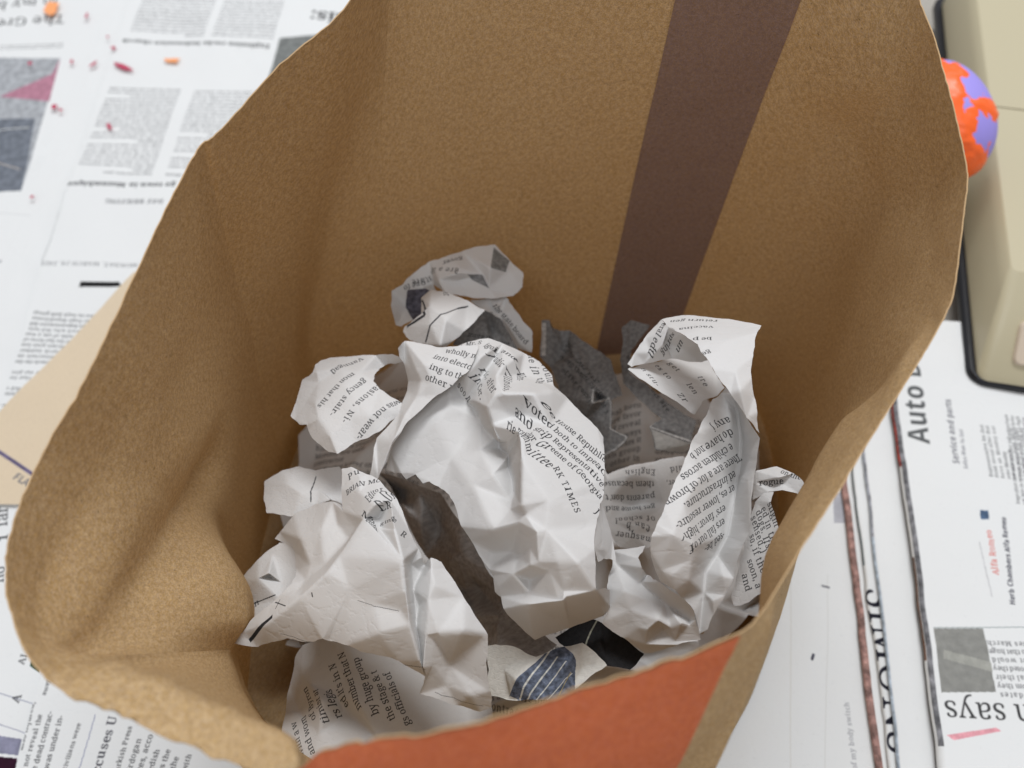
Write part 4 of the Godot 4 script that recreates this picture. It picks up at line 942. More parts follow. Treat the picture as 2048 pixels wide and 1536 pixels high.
func table_page_01() -> void:
	var im := page_image(166, 378, 4, 41, "", Color(0.85, 0.853, 0.845))
	rule(im, 4, Vector2(2.3, 31.6), Vector2(6.0, 266.6), 0.35, Color(0.55, 0.55, 0.55))
	fill(im, 4, PackedVector2Array([Vector2(28.0, 279.3), Vector2(46.6, 279.3), Vector2(48.5, 282.1), Vector2(28.1, 282.4)]), Color(0.12, 0.12, 0.12), 0.05)
	fill(im, 4, PackedVector2Array([Vector2(99.9, 98.0), Vector2(123.0, 94.3), Vector2(101.3, 150.2), Vector2(97.6, 148.2)]), Color(0.45, 0.46, 0.45), 0.12)
	write_fit(im, 4, "Explosion rocks Indonesian church", Vector2(95.1, 103.3), Vector2(7.8, 98.4), "bold", Color(0.13, 0.13, 0.14))
	column(im, 4, Vector2(96.2, 97.0), Vector2(59.7, 94.8), 12, 2.95, 1)
	column(im, 4, Vector2(54.7, 94.8), Vector2(9.9, 92.0), 12, 2.95, 2)
	write_fit(im, 4, "sis:", Vector2(137.0, 73.9), Vector2(115.1, 72.0), "bold", Color(0.13, 0.13, 0.14))
	column(im, 4, Vector2(94.2, 209.1), Vector2(54.6, 207.3), 23, 2.95, 3)
	column(im, 4, Vector2(47.4, 206.9), Vector2(6.8, 205.1), 23, 2.95, 4)
	write_fit(im, 4, "ge town in Mozambique", Vector2(61.2, 214.1), Vector2(5.2, 213.4), "bold", Color(0.13, 0.13, 0.14))
	write_fit(im, 4, "DAY BRIEFING", Vector2(57.8, 226.0), Vector2(27.3, 225.3), "bold", Color(0.42, 0.42, 0.43))
	write_fit(im, 4, "MONDAY, MARCH 29, 2021", Vector2(53.3, 267.6), Vector2(5.6, 266.9), "regular", Color(0.42, 0.42, 0.43))
	column(im, 4, Vector2(49.8, 356.1), Vector2(7.2, 353.8), 20, 3.0, 5)
	flat_page("newspaper_page", "newspaper page with two upside-down columns and a bold headline about a church explosion", "newspaper page", "newspaper pages spread on the table", PackedVector2Array([Vector2(0.0, 0.0), Vector2(4.4, 61.5), Vector2(5.7, 266.6), Vector2(8.5, 315.6), Vector2(11.1, 377.7), Vector2(128.5, 377.7), Vector2(165.5, 189.3), Vector2(151.2, 0.0)]), Vector3(-236.2, 1.6, -557.8), Vector2(166, 378), paper_material(im))

func table_page_02() -> void:
	var im := page_image(142, 148, 4, 42, "", Color(0.85, 0.853, 0.845))
	rule(im, 4, Vector2(49.5, 94.1), Vector2(67.0, 99.1), 0.3, Color(0.45, 0.46, 0.55))
	rule(im, 4, Vector2(52.9, 105.2), Vector2(66.9, 109.4), 0.3, Color(0.5, 0.5, 0.58))
	fill(im, 4, PackedVector2Array([Vector2(46.6, 108.7), Vector2(66.4, 111.5), Vector2(66.5, 117.0), Vector2(48.6, 115.3)]), Color(0.5, 0.5, 0.57), 0.1)
	fill(im, 4, PackedVector2Array([Vector2(49.1, 116.7), Vector2(66.4, 118.0), Vector2(68.8, 135.2), Vector2(54.8, 135.2)]), Color(0.16, 0.05, 0.12), 0.2)
	fill(im, 4, PackedVector2Array([Vector2(62.4, 82.5), Vector2(66.5, 84.8), Vector2(66.5, 87.6), Vector2(62.0, 85.2)]), Color(0.1, 0.24, 0.17), 0.1)
	write_fit(im, 4, "AI", Vector2(59.6, 84.8), Vector2(60.0, 80.6), "regular", Color(0.13, 0.13, 0.14))
	write_fit(im, 4, "A", Vector2(61.4, 99.1), Vector2(62.0, 95.9), "regular", Color(0.13, 0.13, 0.14))
	write_fit(im, 4, "far", Vector2(36.8, 28.1), Vector2(34.5, 18.7), "regular", Color(0.13, 0.13, 0.14))
	write_fit(im, 4, "1", Vector2(38.6, 34.2), Vector2(38.1, 31.2), "bold", Color(0.13, 0.13, 0.14))
	write_fit(im, 4, "no", Vector2(42.6, 52.3), Vector2(40.9, 45.0), "regular", Color(0.13, 0.13, 0.14))
	flat_page("newspaper_page", "white ruled newspaper page under the left rim, with a dark corner picture", "newspaper page", "newspaper pages spread on the table", PackedVector2Array([Vector2(0.0, 0.0), Vector2(116.8, 7.1), Vector2(141.1, 147.7), Vector2(48.4, 147.7)]), Vector3(-244.7, 1.0, -180.3), Vector2(142, 148), paper_material(im))

func table_page_03() -> void:
	var im := page_image(134, 71, 4, 43, "", Color(0.85, 0.853, 0.845))
	rule(im, 4, Vector2(23.8, 49.0), Vector2(25.7, 25.8), 0.25, Color(0.4, 0.42, 0.55))
	write_fit(im, 4, "also injured,", Vector2(1.9, 38.0), Vector2(2.4, 21.3), "regular", Color(0.13, 0.13, 0.14))
	write_fit(im, 4, "id not reveal the", Vector2(5.0, 46.7), Vector2(6.1, 25.5), "regular", Color(0.13, 0.13, 0.14))
	write_fit(im, 4, "the dead contrac-", Vector2(8.6, 47.4), Vector2(9.9, 24.7), "regular", Color(0.13, 0.13, 0.14))
	write_fit(im, 4, "is was under in-", Vector2(12.7, 47.4), Vector2(14.0, 26.2), "regular", Color(0.13, 0.13, 0.14))
	write_fit(im, 4, "civilians were", Vector2(19.5, 44.7), Vector2(21.2, 28.6), "regular", Color(0.13, 0.13, 0.14))
	write_fit(im, 4, "tional", Vector2(1.5, 18.3), Vector2(1.8, 9.5), "regular", Color(0.13, 0.13, 0.14))
	write_fit(im, 4, "away", Vector2(5.8, 19.0), Vector2(6.2, 13.2), "regular", Color(0.13, 0.13, 0.14))
	write_fit(im, 4, "ccuses U", Vector2(31.9, 46.1), Vector2(33.8, 26.2), "bold", Color(0.3, 0.3, 0.32))
	write_fit(im, 4, "urkish Press", Vector2(38.9, 45.4), Vector2(40.1, 29.7), "regular", Color(0.13, 0.13, 0.14))
	write_fit(im, 4, "Erdogan", Vector2(43.0, 46.1), Vector2(44.4, 34.2), "regular", Color(0.13, 0.13, 0.14))
	write_fit(im, 4, "ates, acco", Vector2(46.7, 46.7), Vector2(48.4, 32.8), "regular", Color(0.13, 0.13, 0.14))
	write_fit(im, 4, "urdish", Vector2(50.6, 46.7), Vector2(52.0, 38.0), "regular", Color(0.13, 0.13, 0.14))
	write_fit(im, 4, "ays the", Vector2(54.3, 47.4), Vector2(56.0, 38.0), "regular", Color(0.13, 0.13, 0.14))
	write_fit(im, 4, "d the", Vector2(58.2, 47.4), Vector2(59.4, 40.5), "regular", Color(0.13, 0.13, 0.14))
	write_fit(im, 4, "s, with", Vector2(62.2, 48.0), Vector2(63.9, 39.7), "regular", Color(0.13, 0.13, 0.14))
	flat_page("newspaper_page", "newspaper page bottom left with lines of type running upward", "newspaper page", "newspaper pages spread on the table", PackedVector2Array([Vector2(1.2, 0.0), Vector2(1.9, 11.1), Vector2(1.1, 45.6), Vector2(0.0, 70.3), Vector2(133.5, 70.3), Vector2(130.0, 24.0), Vector2(63.1, 0.0)]), Vector3(-178.7, 2.0, -102.8), Vector2(134, 71), paper_material(im))

func table_page_04() -> void:
	var im := page_image(143, 208, 4, 44, "", Color(0.85, 0.853, 0.845))
	rule(im, 4, Vector2(77.9, 84.8), Vector2(62.5, 181.5), 0.15, Color(0.78, 0.77, 0.74))
	rule(im, 4, Vector2(89.1, 108.6), Vector2(75.0, 181.5), 0.15, Color(0.78, 0.78, 0.76))
	rule(im, 4, Vector2(85.9, 113.2), Vector2(89.1, 114.0), 0.7, Color(0.35, 0.35, 0.38))
	rule(im, 4, Vector2(76.6, 142.8), Vector2(77.8, 140.5), 1.0, Color(0.25, 0.25, 0.3))
	fill(im, 4, PackedVector2Array([Vector2(97.7, 72.4), Vector2(105.1, 72.4), Vector2(103.4, 86.6), Vector2(95.7, 86.6)]), Color(0.66, 0.66, 0.68), 0.05)
	write_fit(im, 4, "of my body switch", Vector2(86.5, 181.5), Vector2(87.9, 158.1), "regular", Color(0.5, 0.5, 0.52))
	flat_page("newspaper_page", "nearly blank white newspaper page between the bag and the folded stack", "newspaper page", "newspaper pages spread on the table", PackedVector2Array([Vector2(40.9, 42.3), Vector2(142.2, 0.0), Vector2(108.2, 207.2), Vector2(0.0, 207.2)]), Vector3(37.1, 0.8, -239.9), Vector2(143, 208), paper_material(im))

func folded_00() -> void:
	var im := page_image(232, 234, 4, 60, "", Color(0.85, 0.853, 0.845))
	fill(im, 4, PackedVector2Array([Vector2(0, 1.2), Vector2(420, 1.2), Vector2(420, 4.9), Vector2(0, 4.9)]), Color(0.56, 0.44, 0.41), 0.3)
	fill(im, 4, PackedVector2Array([Vector2(60, 0.3), Vector2(200, 0.3), Vector2(200, 1.4), Vector2(60, 1.4)]), Color(0.4, 0.38, 0.38), 0.3)
	folded_paper("lowest folded newspaper of the right stack, red strip along its folded edge", Vector3(144.7, 1.2, -255.8), Vector3(-0.0775, 0, 0.9970), Vector3(0.9970, 0, 0.0775), 231.6, 230, 2.4, Vector2(232, 234), paper_material(im), 60)

func folded_01() -> void:
	var im := page_image(230, 230, 4, 61, "", Color(0.85, 0.853, 0.845))
	rule(im, 4, Vector2(153.5, 1.9), Vector2(109.0, 1.9), 1.6, Color(0.35, 0.4, 0.42))
	write_fit(im, 4, "SIMONS", Vector2(99.8, 1.9), Vector2(37.9, 2.8), "regular", Color(0.12, 0.12, 0.16))
	folded_paper("folded newspaper of the right stack with large capital letters cut along its edge", Vector3(149.3, 3.7, -254.0), Vector3(-0.0807, 0, 0.9967), Vector3(0.9967, 0, 0.0807), 230.0, 226, 2.4, Vector2(230, 230), paper_material(im), 61)

func folded_02() -> void:
	var im := page_image(229, 227, 4, 62, "", Color(0.85, 0.853, 0.845))
	fill(im, 4, PackedVector2Array([Vector2(0, 0.6), Vector2(420, 0.6), Vector2(420, 3.4), Vector2(0, 3.4)]), Color(0.72, 0.76, 0.80), 0.12)
	fill(im, 4, PackedVector2Array([Vector2(30, 2.2), Vector2(120, 2.2), Vector2(120, 3.2), Vector2(30, 3.2)]), Color(0.66, 0.71, 0.75), 0.2)
	fill(im, 4, PackedVector2Array([Vector2(120, 2.4), Vector2(190, 2.4), Vector2(190, 3.6), Vector2(120, 3.6)]), Color(0.56, 0.57, 0.6), 0.3)
	folded_paper("folded newspaper of the right stack with a pale blue edge and white margin", Vector3(154.6, 6.2, -252.1), Vector3(-0.0959, 0, 0.9954), Vector3(0.9954, 0, 0.0959), 228.6, 222, 2.6, Vector2(229, 227), paper_material(im), 62)

func folded_03() -> void:
	var im := page_image(227, 218, 4, 63, "", Color(0.85, 0.853, 0.845))
	fill(im, 4, PackedVector2Array([Vector2(0, 0.8), Vector2(420, 0.8), Vector2(420, 4.0), Vector2(0, 4.0)]), Color(0.11, 0.10, 0.11), 0.35)
	fill(im, 4, PackedVector2Array([Vector2(150, 4.3), Vector2(230, 4.3), Vector2(230, 5.6), Vector2(150, 5.6)]), Color(0.55, 0.16, 0.10), 0.35)
	fill(im, 4, PackedVector2Array([Vector2(70, 4.2), Vector2(110, 4.2), Vector2(110, 5.2), Vector2(70, 5.2)]), Color(0.35, 0.22, 0.14), 0.3)
	fill(im, 4, PackedVector2Array([Vector2(40, 5.6), Vector2(260, 5.6), Vector2(260, 7.6), Vector2(40, 7.6)]), Color(0.45, 0.45, 0.46), 0.3)
	fill(im, 4, PackedVector2Array([Vector2(82.1, 9.3), Vector2(84.0, 27.8), Vector2(60.6, 28.2), Vector2(58.7, 9.3)]), Color(0.52, 0.52, 0.50), 0.06)
	fill(im, 4, PackedVector2Array([Vector2(74.3, 11.7), Vector2(71.4, 28.3), Vector2(67.7, 28.2), Vector2(71.0, 11.5)]), Color(0.6, 0.6, 0.57), 0.06)
	rule(im, 4, Vector2(82.3, 9.3), Vector2(86.0, 45.3), 0.3, Color(0.45, 0.5, 0.5))
	fill(im, 4, PackedVector2Array([Vector2(132.5, 34.2), Vector2(132.8, 37.6), Vector2(128.9, 37.3), Vector2(128.6, 34.0)]), Color(0.3, 0.38, 0.48), 0.2)
	fill(im, 4, PackedVector2Array([Vector2(118.7, 31.4), Vector2(118.8, 32.0), Vector2(96.5, 33.4), Vector2(96.5, 32.9)]), Color(0.75, 0.75, 0.75), 0.05)
	fill(im, 4, PackedVector2Array([Vector2(48.3, 26.5), Vector2(47.3, 28.2), Vector2(42.5, 11.1), Vector2(44.0, 8.9)]), Color(0.85, 0.6, 0.63), 0.1)
	write_fit(im, 4, "Auto Do", Vector2(161.3, 18.8), Vector2(209.2, 19.2), "sans", Color(0.35, 0.36, 0.36))
	write_fit(im, 4, "Alfa Romeo", Vector2(105.5, 37.0), Vector2(124.2, 37.1), "italic", Color(0.78, 0.30, 0.26))
	write_fit(im, 4, "Herb Chambers Alfa Romeo", Vector2(94.0, 41.3), Vector2(130.5, 44.0), "sans", Color(0.25, 0.25, 0.28))
	write_fit(im, 4, "n says", Vector2(57.3, 40.3), Vector2(55.7, 9.2), "regular", Color(0.25, 0.25, 0.25))
	column(im, 4, Vector2(63.0, 63.8), Vector2(60.5, 29.3), 7, 3.1, 9)
	write_fit(im, 4, "Service and parts", Vector2(152.7, 29.4), Vector2(184.2, 30.4), "sans", Color(0.45, 0.45, 0.47))
	write_fit(im, 4, "Sales Mon to Sat", Vector2(150.7, 32.5), Vector2(169.7, 33.4), "sans", Color(0.5, 0.5, 0.52))
	column(im, 4, Vector2(148.3, 42.2), Vector2(173.0, 42.2), 8, 2.4, 10)
	column(im, 4, Vector2(136.9, 51.0), Vector2(179.1, 53.6), 6, 2.4, 12)
	folded_paper("top folded newspaper of the right stack, dark edge, auto dealer notices on top", Vector3(167.8, 8.9, -249.3), Vector3(-0.1013, 0, 0.9949), Vector3(0.9949, 0, 0.1013), 226.1, 210, 5.0, Vector2(227, 218), paper_material(im), 63)


func kraft_piece() -> void:
	var outline := PackedVector2Array([Vector2(50.8, 0.0), Vector2(0.0, 94.3), Vector2(8.9, 123.0), Vector2(34.5, 122.5), Vector2(45.7, 120.7), Vector2(88.4, 116.1), Vector2(97.9, 61.7)])
	var o := flat_page("kraft_paper_piece", "flat tan kraft paper piece on the table left of the bag", "paper piece", "", outline, Vector3(-233.7, 3.0, -283.8), Vector2(120, 120), kraft_outside)
	var im := Image.create(480, 480, false, Image.FORMAT_RGBA8)
	im.fill(Color(0.80, 0.735, 0.635))
	rule(im, 4, Vector2(8.9, 95.3), Vector2(31.7, 109.2), 1.6, Color(0.45, 0.42, 0.52))
	rule(im, 4, Vector2(8.9, 95.3), Vector2(31.7, 109.2), 0.7, Color(0.32, 0.29, 0.40))
	write_fit(im, 4, "FLAT", Vector2(22.9, 111.0), Vector2(32.2, 115.7), "sans", Color(0.42, 0.42, 0.44))
	mottle_over(im)
	var m := paper_material(im)
	o.material_override = m


func mottle_over(im: Image) -> void:
	var r := RandomNumberGenerator.new()
	r.seed = 77
	for i in 26000:
		var x := r.randi() % im.get_width()
		var y := r.randi() % im.get_height()
		im.set_pixel(x, y, im.get_pixel(x, y) * (1.0 + r.randf_range(-0.07, 0.05)))


# ---------------------------------------------------------------- the paper bag

# Between b and c: `round_` 1 is a smooth curve, 0 a straight line (stiff paper bends in between).
func spline(a: Vector3, b: Vector3, c: Vector3, d: Vector3, s: float, round_: float) -> Vector3:
	return b.lerp(c, s) * (1.0 - round_) + round_ * 0.5 * (2.0 * b + (c - a) * s + (2.0 * a - 5.0 * b + 4.0 * c - d) * s * s + (3.0 * b - a - 3.0 * c + d) * s * s * s)


func column_points(c: Array) -> Array:
	var p := []
	for k in range(0, c.size(), 3):
		p.append(Vector3(c[k], c[k + 1], c[k + 2]) * 0.0001)
	p[-1].y = 0.0035
	var out := []
	for k in p.size() - 1:
		var a: Vector3 = p[maxi(0, k - 1)]
		var d: Vector3 = p[mini(p.size() - 1, k + 2)]
		for s in 7:
			out.append(spline(a, p[k], p[k + 1], d, s / 7.0, 0.4))
	out.append(p[-1])
	return out


# A grid of points over one wall: outer index along the rim, inner index from rim to floor.
func wall_grid(cols: Array, before: Variant, after: Variant, steps: int, folds: Array, valley: Array, seed_: int, scallop: float) -> Array:
	var c := []
	for k in cols:
		c.append(column_points(k))
	var first = column_points(before) if before else c[0]
	var last = column_points(after) if after else c[-1]
	var grid := []
	var rows: int = c[0].size()
	for k in c.size() - 1:
		var a = first if k == 0 else c[k - 1]
		var d = last if k == c.size() - 2 else c[k + 2]
		for s in steps + (1 if k == c.size() - 2 else 0):
			var line := PackedVector3Array()
			for j in rows:
				line.append(spline(a[j], c[k][j], c[k + 1][j], d[j], s / float(steps), 0.75))
			grid.append(line)
	# creases, small dents and the hand-cut rim
	var dent := FastNoiseLite.new()
	dent.seed = seed_
	dent.frequency = 26.0
	var cut := FastNoiseLite.new()
	cut.seed = seed_ + 1
	cut.frequency = 130.0
	var n := grid.size()
	for i in n:
		var fade := clampf(minf(i, n - 1 - i) / 6.0, 0.0, 1.0)
		for j in rows:
			var p: Vector3 = grid[i][j]
			var inward := (Vector3(0.0, p.y, -0.135) - p).normalized()
			var d := dent.get_noise_3dv(p) * 0.0005 + dent.get_noise_3dv(p * 2.7) * 0.0003
			var sunk := 0.0
			for f in folds:
				for k in range(0, f.size() - 3, 3):
					var a := Vector3(f[k], f[k + 1], f[k + 2]) * 0.0001
					var b := Vector3(f[k + 3], f[k + 4], f[k + 5]) * 0.0001
					var q := Geometry3D.get_closest_point_to_segment(p, a, b)
					var far := q.distance_to(p)
					if far < 0.004:
						d += 0.0007 * (1.0 - far / 0.004)
			for k in range(0, valley.size() - 3, 3):
				var a := Vector3(valley[k], valley[k + 1], valley[k + 2]) * 0.0001
				var b := Vector3(valley[k + 3], valley[k + 4], valley[k + 5]) * 0.0001
				var far := Geometry3D.get_closest_point_to_segment(p, a, b).distance_to(p)
				if far < 0.020:
					sunk = maxf(sunk, pow(1.0 - far / 0.020, 1.9) * 0.008)
			d -= sunk
			grid[i][j] = p + inward * d * fade * (0.4 if j == 0 else 1.0)
		var down: Vector3 = (grid[i][1] - grid[i][0]).normalized()
		var k := cut.get_noise_3dv(grid[i][0])
		var jag := (absf(k) * 1.6 + cut.get_noise_3dv(grid[i][0] * 3.1) * 0.45) * scallop * fade
		grid[i][0] += down * jag
	return grid


func grid_normal(g: Array, i: int, j: int) -> Vector3:
	var du: Vector3 = g[mini(i + 1, g.size() - 1)][j] - g[maxi(i - 1, 0)][j]
	var dv: Vector3 = g[i][mini(j + 1, g[i].size() - 1)] - g[i][maxi(j - 1, 0)]
	var n := du.cross(dv).normalized()
	var p: Vector3 = g[i][j]
	return n if n.dot(Vector3(0.0, p.y, -0.135) - p) > 0.0 else -n


func offset_grid(g: Array, by: float) -> Array:
	var out := []
	for i in g.size():
		var line := PackedVector3Array()
		for j in g[i].size():
			line.append(g[i][j] + grid_normal(g, i, j) * by)
		out.append(line)
	return out


func grid_mesh(g: Array, unit: float, start := 0.0) -> ArrayMesh:
	var v := PackedVector3Array()
	var uv := PackedVector2Array()
	var t := PackedInt32Array()
	var rows: int = g[0].size()
	var u := start
	for i in g.size():
		if i:
			u += (g[i][rows / 2] - g[i - 1][rows / 2]).length()
		var w := 0.0
		for j in rows:
			if j:
				w += (g[i][j] - g[i][j - 1]).length()
			v.append(g[i][j])
			uv.append(Vector2(u, w) / unit)
	for i in g.size() - 1:
		for j in rows - 1:
			var a := i * rows + j
			t.append_array(PackedInt32Array([a, a + 1, a + rows, a + 1, a + rows + 1, a + rows]))
	return mesh_of(v, uv, t)


func paper_bag() -> void:
	var left := [[-340,2150,-2450,-360,1850,-2390,-450,1300,-2280,-550,950,-2210,-640,600,-2160,-780,0,-2120], [-432,2000,-2177,-501,1650,-2191,-597,1250,-2209,-703,900,-2148,-788,600,-2092,-850,0,-2050], [-596,1970,-1953,-653,1650,-1981,-713,1300,-2008,-768,950,-2017,-821,650,-1964,-900,0,-1920], [-740,1920,-1756,-794,1650,-1787,-848,1300,-1844,-870,1000,-1829,-900,700,-1798,-950,0,-1760], [-777,1910,-1727,-816,1650,-1754,-867,1320,-1798,-885,1010,-1797,-914,710,-1764,-960,0,-1720], [-821,1900,-1552,-851,1650,-1574,-885,1350,-1596,-904,1050,-1596,-927,750,-1582,-1000,0,-1550], [-887,1860,-1297,-897,1650,-1287,-914,1400,-1292,-910,1120,-1288,-939,800,-1309,-1020,0,-1280], [-950,1820,-1072,-951,1600,-1060,-927,1380,-1062,-911,1080,-1128,-972,680,-1220,-1020,0,-1050], [-1027,1770,-895,-998,1600,-866,-911,1420,-866,-846,1020,-1026,-938,620,-1138,-1010,0,-850], [-1051,1740,-736,-1025,1600,-711,-907,1450,-729,-774,980,-919,-862,600,-1024,-1000,0,-700], [-1033,1720,-635,-1007,1610,-619,-918,1500,-631,-751,960,-829,-838,600,-916,-970,0,-600], [-958,1730,-520,-935,1660,-528,-873,1570,-553,-790,970,-738,-875,600,-843,-900,0,-540]]
	var front := [[-958,1730,-520,-935,1660,-528,-873,1570,-553,-790,970,-738,-875,600,-843,-900,0,-540], [-858,1750,-434,-836,1720,-470,-794,1660,-512,-771,1000,-681,-856,600,-773,-800,0,-480], [-682,1780,-367,-680,1760,-416,-674,1720,-460,-720,1060,-604,-812,600,-689,-640,0,-440], [-516,1810,-301,-518,1800,-349,-531,1760,-395,-618,1160,-498,-708,650,-575,-480,0,-400], [-394,1860,-262,-387,1850,-292,-385,1820,-326,-448,1400,-354,-526,850,-457,-360,0,-360], [-312,1960,-292,-319,1900,-256,-335,1780,-210,-330,1300,-300,-320,800,-310,-300,0,-330], [-222,2030,-299,-228,1960,-254,-244,1800,-200,-240,1300,-270,-220,800,-290,-200,0,-320], [-118,2070,-299,-122,1980,-258,-131,1820,-205,-90,1300,-260,-80,800,-290,-60,0,-320], [-11,2070,-327,-11,1970,-275,-12,1800,-215,40,1300,-270,40,800,-300,40,0,-330], [93,2040,-370,96,1940,-311,98,1780,-250,130,1300,-290,140,800,-310,140,0,-340], [232,1980,-424,227,1880,-364,217,1730,-291,230,1300,-300,240,800,-320,260,0,-350], [411,1900,-506,376,1800,-436,328,1630,-334,310,1200,-310,330,700,-330,380,0,-360], [474,1860,-563,496,1790,-537,495,1660,-495,439,1410,-352,460,800,-360,520,0,-400]]
	var right := [[474,1860,-563,496,1790,-537,495,1660,-495,439,1410,-352,460,800,-360,520,0,-400], [587,1810,-713,575,1730,-738,593,1500,-809,720,1100,-820,790,600,-800,850,0,-780], [702,1790,-861,714,1710,-925,750,1450,-1040,840,1100,-1060,920,600,-1060,980,0,-1040], [824,1780,-1025,838,1710,-1084,860,1450,-1200,940,1100,-1280,1010,600,-1320,1050,0,-1320], [928,1790,-1162,946,1710,-1246,970,1450,-1280,1030,1100,-1450,1080,600,-1550,1100,0,-1580], [989,1810,-1248,1021,1720,-1334,1050,1450,-1500,1090,1100,-1650,1110,600,-1760,1110,0,-1800], [1036,1820,-1327,1080,1680,-1500,1100,1450,-1650,1120,1100,-1820,1120,600,-1940,1100,0,-1980], [1094,1850,-1517,1130,1650,-1680,1130,1400,-1840,1130,1050,-1990,1100,600,-2080,1060,0,-2120], [1129,1880,-1654,1160,1650,-1820,1150,1400,-1980,1120,1050,-2120,1060,600,-2200,990,0,-2240], [1128,1910,-1781,1150,1680,-1920,1140,1400,-2080,1080,1050,-2210,1000,600,-2280,900,0,-2300], [1115,1950,-1920,1130,1720,-2000,1100,1450,-2170,1020,1080,-2280,920,600,-2330,800,0,-2340], [1103,1980,-2049,1110,1750,-2090,1050,1480,-2250,960,1100,-2330,850,600,-2360,720,0,-2360]]
	var back := [[1103,1980,-2049,1110,1750,-2090,1050,1480,-2250,960,1100,-2330,850,600,-2360,720,0,-2360], [1082,2010,-2163,1060,1780,-2160,980,1500,-2300,890,1120,-2360,770,600,-2370,640,0,-2360], [1073,2060,-2218,1000,1840,-2250,910,1540,-2340,810,1150,-2380,690,600,-2380,570,0,-2360], [880,2220,-2360,850,1900,-2370,790,1570,-2390,700,1180,-2400,600,600,-2390,500,0,-2360], [620,2270,-2410,610,1930,-2410,570,1600,-2410,500,1200,-2410,420,600,-2390,340,0,-2350], [300,2260,-2430,290,1930,-2430,260,1600,-2420,200,1200,-2400,120,600,-2370,40,0,-2320], [-40,2220,-2450,-50,1900,-2430,-90,1550,-2400,-150,1150,-2350,-230,600,-2310,-320,0,-2250], [-340,2150,-2450,-360,1850,-2390,-450,1300,-2280,-550,950,-2210,-640,600,-2160,-780,0,-2120]]
	var folds := [[-922,1120,-1149,-900,980,-1266,-836,700,-1530], [-913,1700,-1768,-707,880,-2152], [-998,1420,-1211,-937,1280,-1219], [-873,1570,-553,-794,1660,-512,-674,1720,-460,-531,1760,-395,-385,1820,-326], [-1039,1760,-900,-986,1500,-949,-878,1180,-1079], [989,1750,-2384,1019,1100,-2257], [-423,1280,-2295,-626,650,-2104]]
	var valley := [-896,1510,-577,-903,1340,-819,-901,1100,-1119,-914,960,-1319]

	var o := thing("paper_bag", "open brown paper bag with a rough cut rim, full of crumpled newspaper", "paper bag", Vector3.ZERO)
	var pulp := plain(Color(0.74, 0.62, 0.46), 0.95)
	var walls := {
		"left_wall": wall_grid(left, null, front[1], 9, folds, valley, 1, 0.0008),
		"front_wall": wall_grid(front, left[-2], null, 9, folds, valley, 2, 0.0011),
		"right_wall": wall_grid(right, null, back[1], 9, folds, valley, 3, 0.0006),
		"back_wall": wall_grid(back, right[-2], null, 9, folds, valley, 4, 0.0008),
	}
	var start := 0.0
	for called in walls:
		var g: Array = walls[called]
		obj(called, grid_mesh(g, 0.2, start), kraft_inside, o)
		# the cut edge: pale torn fibres
		var lip := []
		var frayed := FastNoiseLite.new()
		frayed.seed = 8
		frayed.frequency = 700.0
		for i in g.size():
			var n := grid_normal(g, i, 0)
			var down: Vector3 = (g[i][1] - g[i][0]).normalized()
			var p: Vector3 = g[i][0]
			var k := 0.00005 + 0.0006 * maxf(0.0, frayed.get_noise_3dv(p))
			lip.append(PackedVector3Array([p + n * 0.0001 + down * k, p + n * 0.00008 - down * 0.0001, p - n * 0.0002 - down * 0.0001, p - n * 0.00018 + down * k]))
		obj("torn_edge", grid_mesh(lip, 0.2), pulp, o)
		start += 0.17
	# the orange print on the outside of the front wall
	var print_: Array = offset_grid(walls["front_wall"].slice(36, 100), -0.0003)
	for i in print_.size():
		var line: PackedVector3Array = print_[i]
		line[0] = line[0].lerp(line[1], 0.35)
		print_[i] = line
	obj("orange_print", grid_mesh(print_, 0.2), orange_print(), o)
	# the glued seam inside the back wall
	var b: Array = walls["back_wall"]
	var strip := []
	for s in 9:
		var line := PackedVector3Array()
		for j in b[0].size():
			var x := lerpf(0.0379 + 0.0592 * b[20][j].y, 0.0714 + 0.0694 * b[20][j].y, s / 8.0)
			var near := 0
			for i in b.size() - 1:
				if absf((b[i][j].x + b[i + 1][j].x) * 0.5 - x) < absf((b[near][j].x + b[near + 1][j].x) * 0.5 - x):
					near = i
			var p: Vector3 = b[near][j]
			var q: Vector3 = b[near + 1][j]
			line.append(p.lerp(q, clampf((p.x - x) / maxf(1e-6, p.x - q.x), 0.0, 1.0)) + grid_normal(b, near, j) * 0.0004)
		strip.append(line)
	obj("seam_strip", grid_mesh(strip, 0.2), kraft(Color(0.60, 0.49, 0.42), Color(0.51, 0.405, 0.345), 25), o)
	# the bottom
	var v := PackedVector3Array([Vector3(0, 0.0036, -0.135)])
	var uv := PackedVector2Array([Vector2.ZERO])
	var t := PackedInt32Array()
	for called in walls:
		for line in walls[called]:
			v.append(line[-1])
			uv.append(Vector2(line[-1].x, line[-1].z) / 0.2)
			if v.size() > 2:
				t.append_array(PackedInt32Array([0, v.size() - 1, v.size() - 2]))
	obj("bottom", mesh_of(v, uv, t), kraft_inside, o)


func orange_print() -> StandardMaterial3D:
	return kraft(Color(0.82, 0.47, 0.32), Color(0.75, 0.39, 0.245), 31)


# ---------------------------------------------------------------- machine, egg and scraps

func ring(at: Vector3, e1: Vector3, e2: Vector3, a: float, b: float, round_: float, n := 8) -> PackedVector3Array:
	var p := PackedVector3Array()
	for c in 4:
		var sx: float = [1, -1, -1, 1][c]
		var sy: float = [1, 1, -1, -1][c]
		for k in n + 1:
			var t := (c + k / float(n)) * PI / 2
			p.append(at + e1 * (sx * (a - round_) + cos(t) * round_) + e2 * (sy * (b - round_) + sin(t) * round_))
	return p


